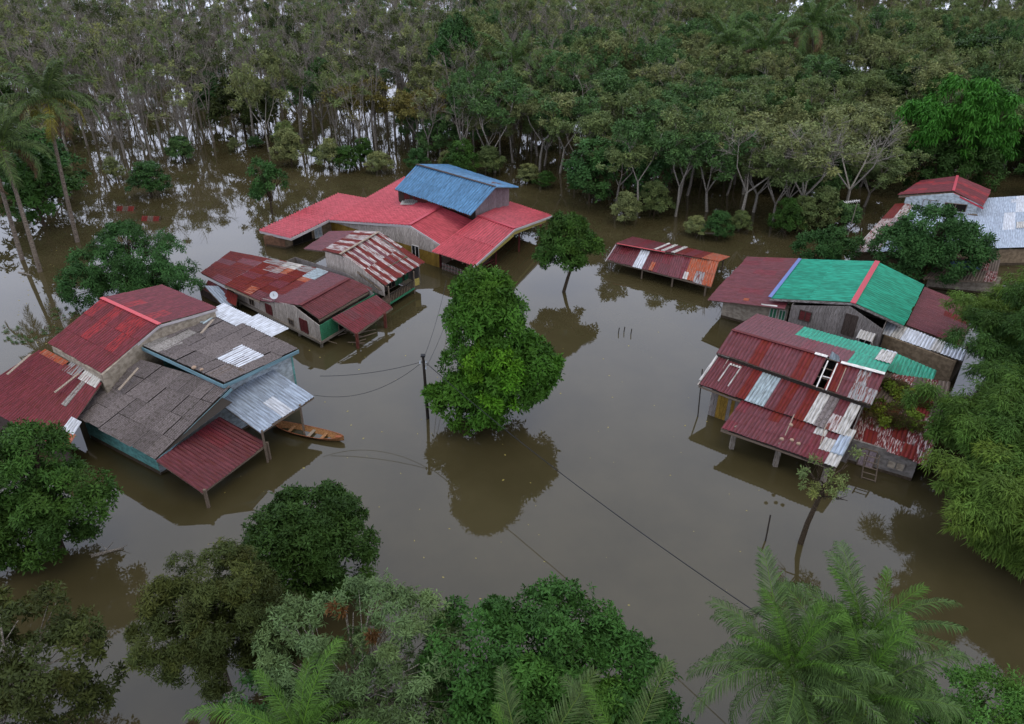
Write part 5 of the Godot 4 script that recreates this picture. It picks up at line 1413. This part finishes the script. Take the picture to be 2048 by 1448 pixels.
func palms() -> void:
	palm("tall leaning coconut palm with yellowing lower fronds at the left edge of the flood", V(-41.87,0.00,-66.04), V(-43.36,12.40,-70.13), 28, 1.15, "frond dull", 1, false, 3, "", 3)
	palm("leaning coconut palm whose pale trunk foots beside a green tuft", V(-41.38,-0.00,-58.83), V(-43.62,10.00,-62.45), 26, 1.1, "frond dull", 2, false, 3)
	palm("coconut palm at the very left edge behind its leaning twin", V(-44.38,0.00,-61.32), V(-47.65,10.20,-66.80), 20, 1.0, "frond green", 3, false, 2)
	palm("upright coconut palm with a shaggy brown skirt rising from the grove behind the blue roof", V(1.0, 0, -116), V(-0.24,10.00,-112.75), 24, 1.4, "frond green", 4, false, 3)
	palm("left of three coconut palms standing together in the far grove", V(39.0, 0, -141), V(36.03,10.50,-135.46), 24, 1.5, "frond green", 5, false, 2, "three far coconut palms")
	palm("middle of three coconut palms standing together in the far grove, brown fronds hanging", V(44.6, 0, -134), V(39.87,10.80,-127.12), 26, 1.5, "frond green", 6, false, 4, "three far coconut palms")
	palm("right and tallest of three coconut palms in the far grove", V(55.4, 0, -144), V(51.00,13.20,-138.73), 26, 1.7, "frond green", 7, false, 4, "three far coconut palms")
	palm("large coconut palm nearest the open water at the lower right", V(10.3, 0, -13.6), V(8.64,6.60,-14.63), 30, 0.8, "frond green", 8, true, 1)
	palm("large coconut palm behind the nearest one, fronds reaching the flooded yard", V(12.8, 0, -15.6), V(11.59,6.30,-16.03), 28, 0.78, "frond green", 9, true, 1)
	palm("lower coconut palm half out of view under the two large ones", V(11.4, 0, -12.6), V(10.60,6.00,-13.90), 26, 0.86, "frond green", 10, true, 3)
	palm("young coconut palm with pale green arching fronds below the grey-green tree", V(-5.9, 0, -13.6), V(-6.10,5.20,-12.94), 16, 0.72, "frond fresh", 11, true, 0)
	palm("coconut palm crown just entering at the bottom edge below the glossy tree", V(0.7, 0, -11.6), V(0.60,6.20,-11.43), 16, 0.72, "frond dull", 12, true, 1)
	palm("coconut palm at the bottom edge between the glossy tree and the open water", V(3.3, 0, -11.2), V(3.10,6.40,-11.49), 16, 0.72, "frond dull", 13, true, 1)


# ---------------------------------------------------------------- bamboo
func bamboo(label: String, foot: Vector3, count: int, height: float, s: int, lean := Vector3.ZERO, dens := 1.0) -> void:
	var t := thing("bamboo_clump", label, "bamboo", foot, "bamboo at the right edge of the flood")
	var r := RandomNumberGenerator.new()
	r.seed = s
	var v := PackedVector3Array()
	var n := PackedVector3Array()
	var lobes := []
	for i in count:
		var a := r.randf() * TAU
		var o := V(cos(a), 0, sin(a)) * r.randf_range(0.1, 0.7)
		var d := (V(cos(a), 0, sin(a)) * r.randf_range(0.15, 0.62) + lean)
		var l := height * r.randf_range(0.65, 1.05)
		var pts := PackedVector3Array()
		for k in 8:
			var u := k / 7.0
			pts.append(o + d * l * (0.35 * u + 0.65 * u * u * u) + V(0, l * (u - 0.33 * u * u * u * d.length() * 1.6), 0))
		tube(v, n, pts, 0.045, 0.01, 5)
		for k in range(2, 8):
			lobes.append([pts[k] + V(0, -0.1, 0), V(0.5, 0.35, 0.5) * (0.7 + 0.09 * k)])
	part(t, "culms", array_mesh(v, n, bark_uv(v), Color.WHITE), M["culm"]).set_meta("kind", "stuff")
	part(t, "leaves", crown(lobes, {"sub": int(7 * dens), "sub_r": 0.36, "clumps": 9, "leaf": "bamboo", "seed": s, "vary": 0.4, "warm": 0.2, "floor": 0.1}), M[["leaf bamboo", "leaf bamboo light", "leaf bamboo deep"][s % 3]]).set_meta("kind", "stuff")


func bamboo_stand() -> void:
	bamboo("feathery bamboo clump before the white lean-to roof of the green house", V(34.8, 0, -43.6), 18, 8.2, 1, V(-0.12, 0, 0.05))
	bamboo("dense bamboo clump overhanging the overgrown annex roof", V(31.6, 0, -36.6), 24, 7.6, 2, V(-0.08, 0, 0.05))
	bamboo("wide bamboo clump reaching over the water beside the mossy annex", V(26.3, 0, -30.0), 26, 7.4, 3, V(-0.08, 0, 0.02))
	bamboo("low bamboo clump trailing into the water nearest the palms", V(23.8, 0, -26.0), 22, 5.8, 4, V(-0.06, 0, 0.08))
	bamboo("tall bamboo clump at the right border behind the dense one", V(34.4, 0, -38.6), 20, 8.6, 5, V(0, 0, 0.05))
	bamboo("shaded bamboo clump at the right border above the palms", V(29.0, 0, -28.6), 22, 7.2, 6, V(0, 0, 0.05))
	bamboo("bamboo clump closing the gap between the lean-to roof and the overgrown annex", V(34.2, 0, -41.2), 22, 7.6, 8, V(-0.04, 0, 0.08))
	bamboo("bamboo clump at the water's edge right of the ladder", V(27.6, 0, -32.4), 22, 6.4, 9, V(0.02, 0, 0.05))
	bamboo("leafy low bamboo clump in the shade at the right border by the palms", V(25.6, 0, -25.4), 22, 5.6, 10, V(0.05, 0, 0.02))
	bamboo("bamboo clump at the right border below the silver roof", V(41.0, 0, -48.0), 18, 8.0, 7, V(-0.1, 0, 0.1))


# ---------------------------------------------------------------- the flooded grove
# a rubber tree: tall fork of steep limbs, [mesh of wood, mesh of leaves]
func grove_tree(s: int, height: float, spread: float, leaf_share: float, leaf_kind: String, twigs: int) -> Array:
	var r := RandomNumberGenerator.new()
	r.seed = s
	var v := PackedVector3Array()
	var n := PackedVector3Array()
	var fork := V(r.randf_range(-0.4, 0.4), height * r.randf_range(0.25, 0.4), r.randf_range(-0.4, 0.4))
	tube(v, n, PackedVector3Array([V(0, -0.8, 0), fork * 0.5 + V(0.08, 0, 0), fork]), 0.17, 0.12, 6)
	var tips := []
	var limbs_ := 3 + r.randi() % 3
	for i in limbs_:
		var a := TAU * (i + r.randf_range(-0.3, 0.3)) / limbs_
		var e := fork + V(cos(a) * spread * r.randf_range(0.35, 1.0), (height - fork.y) * r.randf_range(0.62, 0.95), sin(a) * spread * r.randf_range(0.35, 1.0))
		var k1 := fork.lerp(e, 0.45) + V(cos(a), 0.2, sin(a)) * spread * 0.16
		var limb := PackedVector3Array([fork, k1, e])
		tube(v, n, limb, 0.085, 0.035, 5)
		for b in 6:
			var t := r.randf_range(0.15, 1.0)
			var p := k1.lerp(e, (t - 0.15) / 0.85)
			var d := ((e - fork).normalized() + ball(r) * 0.85).normalized()
			var l := (height - fork.y) * r.randf_range(0.16, 0.34)
			var q := p + d * l
			tube(v, n, PackedVector3Array([p, p.lerp(q, 0.5) + ball(r) * 0.12, q]), 0.032, 0.016, 4)
			for m in twigs:
				var w := p.lerp(q, r.randf_range(0.35, 1.0))
				var f := w + (d * 0.7 + ball(r) * 0.8 + V(0, 0.25, 0)).normalized() * r.randf_range(0.6, 1.5)
				tube(v, n, PackedVector3Array([w, f]), 0.02, 0.01, 3)
				tips.append(f)
	var lobes := []
	for p in tips:
		if r.randf() < leaf_share: lobes.append([p, V(0.3, 0.2, 0.3)])
	var leaves := crown(lobes, {"sub": 2, "sub_r": 0.34, "clumps": 4, "leaf": leaf_kind, "seed": s, "vary": 0.45, "warm": 0.14}) if lobes.size() else null
	return [array_mesh(v, n, bark_uv(v), Color.WHITE), leaves]


func tree_line(x: float) -> float:
	var line := [[-140, -86], [-71, -84], [-53, -84], [-47, -88], [-42, -96], [-36, -101], [-30, -96], [-15, -93], [-2, -90], [6, -86], [12, -75], [20, -71], [29, -70], [38, -74], [47, -98], [54, -94], [62, -92], [72, -90], [200, -92]]
	for i in range(1, line.size()):
		if x <= line[i][0]:
			return lerpf(line[i - 1][1], line[i][1], (x - line[i - 1][0]) / (line[i][0] - line[i - 1][0]))
	return -92.0


func forest() -> void:
	var r := RandomNumberGenerator.new()
	r.seed = 2024
	var bare := []
	var leafy := []
	var thick := []
	for i in 6: bare.append(grove_tree(300 + i, 11.0 + (i % 3), 2.3, 0.06, "grove", 8))
	for i in 7: leafy.append(grove_tree(400 + i, 9.5 + (i % 4), 2.8, 0.7, "grove", 6))
	for i in 4:
		var lobes := [[V(0, 4.2, 0), V(2.3, 2.0, 2.3)], [V(1.2, 3.0, 0.5), V(1.8, 1.5, 1.8)], [V(-1.1, 3.2, -0.4), V(1.8, 1.6, 1.8)], [V(0.2, 6.0, 0), V(1.4, 1.4, 1.4)]]
		thick.append([limbs(lobes, V(0, 2, 0), 0.16, Vector3.ZERO, 6), crown(lobes, {"sub": 18, "sub_r": 0.6, "clumps": 9, "leaf": "far", "seed": 500 + i, "vary": 0.45, "warm": 0.15})])
	var wispy := []
	for i in 3: wispy.append(grove_tree(350 + i, 10.5, 3.8, 0.09, "grove", 12))
	var big := []
	for i in 3:
		var lobes := []
		for k in 9: lobes.append([V(rng.randf_range(-2.6, 2.6), 3.5 + 9.0 * k / 9.0, rng.randf_range(-2.6, 2.6)) * V(1.0 - 0.06 * k, 1, 1.0 - 0.06 * k), V(2.7, 2.3, 2.7) * (1.1 - 0.05 * k)])
		big.append([limbs(lobes, V(0, 4, 0), 0.35, Vector3.ZERO, 7), crown(lobes, {"sub": 26, "sub_r": 0.85, "clumps": 10, "leaf": "far", "seed": 600 + i, "vary": 0.45, "warm": 0.12})])
	var rest := {"bare": [], "leafy": [], "thick": []}
	var tally := {"bare": 0, "leafy": 0, "thick": 0}
	var spots: Array[Vector3] = []
	var zones := FastNoiseLite.new()
	zones.seed = 3
	zones.frequency = 0.022
	# landmark trees of the grove
	for a in [
		["tall dense evergreen rising above the grove behind the red roofs", V(-9.0, 0, -112), 0.95, 1.22, "big", "leaf bushy"], ["round dark bush tree at the front of the bare grove", V(-39.5, 0, -109), 1.5, 1.15, "thick", "leaf brown"],
		["bushy tree half hiding the far red house", V(47.6, 0, -96.8), 1.25, 0.95, "thick", "leaf moss"], ["low bush tree before the wall of the far red house", V(51.2, 0, -97.2), 0.8, 0.5, "thick", "leaf rubber"], ["moss green tree before the far red house", V(45.8, 0, -94.0), 1.1, 0.8, "leafy", "leaf moss"],
		["young green tree beside the round dark bush in the bare grove", V(-47, 0, -117), 0.9, 1.0, "thick", "leaf bushy"], ["green bush tree behind the leaning palms", V(-51.5, 0, -77.5), 1.5, 1.05, "thick", "leaf bushy"], ["dark bush tree under the tall leaning palm", V(-47.5, 0, -70.5), 1.3, 0.95, "thick", "leaf deep"],
		["small green bush standing in the mirror water near the drowned roofs", V(-41.0, 0, -80.5), 0.75, 0.5, "thick", "leaf bushy"], ["dark green tree at the water's edge right of the blue roof", V(8.5, 0, -80.5), 1.15, 0.95, "thick", "leaf bushy"], ["bushy green tree second from the blue roof along the grove edge", V(14.0, 0, -82.5), 1.3, 1.1, "thick", "leaf bushy"],
		["great dark tree behind the weeping lime tree", V(75, 0, -126), 1.5, 1.0, "big", "leaf dark"], ["dark tree at the right border behind the silver roof", V(67.5, 0, -96), 1.1, 0.75, "big", "leaf deep"], ["dark tree below the three far palms", V(50, 0, -121), 1.1, 0.7, "big", "leaf dark"],
		["broad dark tree left of the far red house", V(57, 0, -118), 1.0, 0.7, "big", "leaf dark"], ["deep green tree at the right border beyond the lime tree", V(72, 0, -104), 1.1, 0.95, "big", "leaf deep"], ["second deep green tree at the right border by the silver roof", V(63, 0, -84), 1.3, 1.1, "thick", "leaf deep"], ["bush tree under the far palms of the right grove", V(38, 0, -125), 0.9, 0.7, "big", "leaf bushy"],
		["wide nearly bare tree with a haze of grey twigs behind the open shed", V(24.0, 0, -74.5), 1.2, 0.95, "wispy", "leaf olive"], ["second wide grey twigged tree behind the open shed", V(30.0, 0, -73.5), 1.3, 1.0, "wispy", "leaf olive"], ["third wide grey twigged tree, nearest the green house", V(35.0, 0, -75.5), 1.15, 0.95, "wispy", "leaf olive"],
		["golden leaved tree at the grove edge behind the blue roof", V(-13.5, 0, -101), 1.1, 0.8, "leafy", "leaf gold"], ["rust tinged tree at the grove edge left of the blue roof", V(-21.0, 0, -103), 1.1, 0.8, "leafy", "leaf gold"],
	]:
		var list: Array = {"bare": bare, "leafy": leafy, "thick": thick, "big": big, "wispy": wispy}[a[4]]
		var q: Array = list[spots.size() % list.size()]
		grove_thing({"bare": "grey_twig_tree", "wispy": "grey_twig_tree", "leafy": "rubber_tree", "thick": "evergreen_tree", "big": "evergreen_tree"}[a[4]], a[0], q, a[1], V(a[2], a[3], a[2]), a[5], "dark bark" if a[4] in ["thick", "big"] else "pale bark", r, "")
		spots.append(a[1])
	var z := -75.0
	while z > -262.0:
		var gap := 4.3 if z > -130 else (5.0 if z > -180 else 6.2)
		var reach := absf(z) * 0.76 + 10.0
		var x := -reach + r.randf() * gap
		while x < reach:
			var p := V(x + r.randf_range(-0.35, 0.35) * gap, 0, z + r.randf_range(-0.4, 0.4) * gap)
			x += gap
			if p.z > tree_line(p.x) - 1.0: continue
			var side := p.x / absf(p.z)
			if p.distance_to(V(49, 0, -103)) < 6.5 or p.distance_to(V(43, 0, -112)) < 6.0: continue
			if side > 0.28 and p.z > -104 and side < 0.5 and p.x > 48: continue
			if spots.any(func(s: Vector3) -> bool: return s.distance_to(p) < 2.6): continue
			var k := zones.get_noise_2d(p.x, p.z)
			if k > 0.38 or (side > 0.32 and p.z < -215) or (side > 0.22 and side < 0.46 and p.z < -180 and k > -0.1): continue
			if side < -0.15 and r.randf() < (0.15 if p.z < -96 else 0.5): continue
			if p.distance_to(V(40, 0, -138)) < 5.0 or p.distance_to(V(45, 0, -132)) < 5.0 or p.distance_to(V(55.5, 0, -143)) < 5.0 or p.distance_to(V(1, 0, -115)) < 4.0: continue
			var b := -side * 2.6 + k * 1.6 - 0.08 + r.randf_range(-0.45, 0.45)
			if p.z < -150 and side < 0.25: b += 0.35
			var kind := "bare" if b > 0.0 else "leafy"
			if r.randf() < (0.13 if side > -0.1 else 0.09): kind = "thick"
			var list: Array = {"bare": bare, "leafy": leafy, "thick": thick}[kind]
			var w := r.randf_range(0.8, 1.2)
			var h := r.randf_range(0.78, 1.15)
			tally[kind] += 1
			if tally[kind] > 290:
				rest[kind].append(Transform3D(Basis(Vector3.UP, r.randf() * TAU) * Basis.from_scale(V(w, h, w)), p - V(0, 0, -330)))
				continue
			var q: Array = list[r.randi() % list.size()]
			if kind == "thick":
				w *= r.randf_range(0.7, 1.2)
				h *= r.randf_range(0.7, 1.25)
			elif p.z > -100 or (p.x > 26 and p.x < 58 and p.z > -134): h *= 0.78
			var mats: Array = {"bare": ["leaf olive", "leaf moss", "leaf brown"], "leafy": ["leaf olive", "leaf moss", "leaf moss", "leaf olive", "leaf rubber", "leaf rubber"] if side < 0.3 else ["leaf moss", "leaf olive", "leaf rubber", "leaf moss"], "thick": ["leaf deep", "leaf rubber", "leaf dark", "leaf moss"]}[kind]
			var leaf: String = mats[r.randi() % mats.size()]
			var tint: String = {"leaf olive": "olive", "leaf moss": "moss green", "leaf brown": "brownish", "leaf rubber": "green", "leaf gold": "golden", "leaf deep": "deep green", "leaf dark": "dark green"}[leaf]
			var tall := "tall" if h > 1.02 else ("low" if h < 0.84 else "middling")
			var depth := "grove edge" if p.z > tree_line(p.x) - 8.0 else ("few rows back" if p.z > tree_line(p.x) - 34.0 else ("deep in grove" if p.z > -165 else "far back"))
			var place := "behind the leaning palms"
			for q_ in [[-0.38, "behind the teal house"], [-0.22, "beyond the sapling"], [-0.08, "behind the red roofed house"], [0.08, "behind the blue roof"], [0.2, "behind the open shed"], [0.36, "behind the grey twigged trees"], [0.5, "behind the green roofed house"], [0.62, "behind the silver roof"]]:
				if side > q_[0]: place = q_[1]
			var label: String = {"bare": "%s bare rubber tree, few %s leaves, %s %s", "leafy": "%s sparse rubber tree, %s leaves, %s %s", "thick": "%s bush tree, %s foliage, %s %s"}[kind] % [tall, tint, depth, place]
			var where := place
			grove_thing({"bare": "bare_rubber_tree", "leafy": "rubber_tree", "thick": "bush_tree"}[kind], label, q, p, V(w, h, w), leaf, "grey bark" if kind == "bare" else ("pale bark" if r.randf() < 0.5 else "grey bark"), r, {"bare": "bare rubber trees ", "leafy": "leafy rubber trees ", "thick": "bush trees "}[kind] + where)
		z -= gap
	# undergrowth that softens the front of the grove
	var ux := -68.0
	while ux < 44.0:
		ux += r.randf_range(1.8, 5.2)
		var up_ := V(ux, 0, tree_line(ux) + r.randf_range(-4.0, 2.5))
		if ux > 38.0 and up_.z > -80.0: continue
		var us := r.randf_range(0.3, 0.75)
		var near_what := "behind the leaning palms"
		for q_ in [[-40, "beyond the sapling"], [-22, "behind the red roofed house"], [-4, "behind the blue roof"], [8, "behind the open shed"], [26, "by the grey twigged trees"]]:
			if ux > q_[0]: near_what = q_[1]
		var um: String = ["leaf moss", "leaf olive", "leaf rubber", "leaf bushy", "leaf deep"][r.randi() % 5]
		var uw: String = {"leaf moss": "moss green", "leaf olive": "olive", "leaf rubber": "green", "leaf bushy": "fresh green", "leaf deep": "deep green"}[um]
		grove_thing("flooded_shrub", "%s %s shrub in the water at the grove edge %s" % ["small" if us < 0.45 else ("middling" if us < 0.6 else "large"), uw, near_what], thick[r.randi() % 4], up_, V(us, us * r.randf_range(0.5, 0.9), us), um, "dark bark", r, "flooded shrubs " + near_what)
	print(tally)
	# beyond: one mass
	var far := thing("far_forest", "distant strip of flooded forest seen as one mass", "forest", V(0, 0, -330), "", "stuff")
	for i in 3600:
		var d := r.randf_range(258, 900)
		var p := V(r.randf_range(-1.15, 1.15) * d, 0, -d + 330)
		var side := p.x / d
		if side > 0.24 and side < 0.62 and d < 420: continue
		if side > -0.3 and side < -0.12 and d < 330 and r.randf() < 0.6: continue
		rest["bare" if r.randf() < 0.5 - side else "leafy"].append(Transform3D(Basis(Vector3.UP, r.randf() * TAU).scaled(V(1.2, r.randf_range(0.8, 1.3), 1.2)), p))
	for kind in ["bare", "leafy"]:
		for k in 3:
			for a in [["trunks", 0, "grey bark"], ["crowns", 1, ["leaf moss", "leaf olive", "leaf rubber"][k]]]:
				var spots_: Array = rest[kind].filter(func(x: Transform3D) -> bool: return int(absf(x.origin.x * 7.0)) % 3 == k)
				var mm := MultiMesh.new()
				mm.transform_format = MultiMesh.TRANSFORM_3D
				mm.mesh = {"bare": bare, "leafy": leafy}[kind][k + 2][a[1]]
				mm.instance_count = spots_.size()
				for i in spots_.size(): mm.set_instance_transform(i, spots_[i])
				var o := MultiMeshInstance3D.new()
				o.name = a[0]
				o.multimesh = mm
				o.material_override = M[a[2]]
				o.set_meta("kind", "stuff")
				far.add_child(o, true)


func grove_thing(called: String, label: String, q: Array, p: Vector3, size: Vector3, leaf: String, bark: String, r: RandomNumberGenerator, group: String) -> void:
	var t := thing(called, label, "tree", p, group)
	t.rotation.y = r.randf() * TAU
	part(t, "trunk", q[0], M[bark], Transform3D(Basis.from_scale(size), Vector3.ZERO))
	if q[1]:
		part(t, "crown", q[1], M[leaf], Transform3D(Basis.from_scale(size), Vector3.ZERO)).set_meta("kind", "stuff")
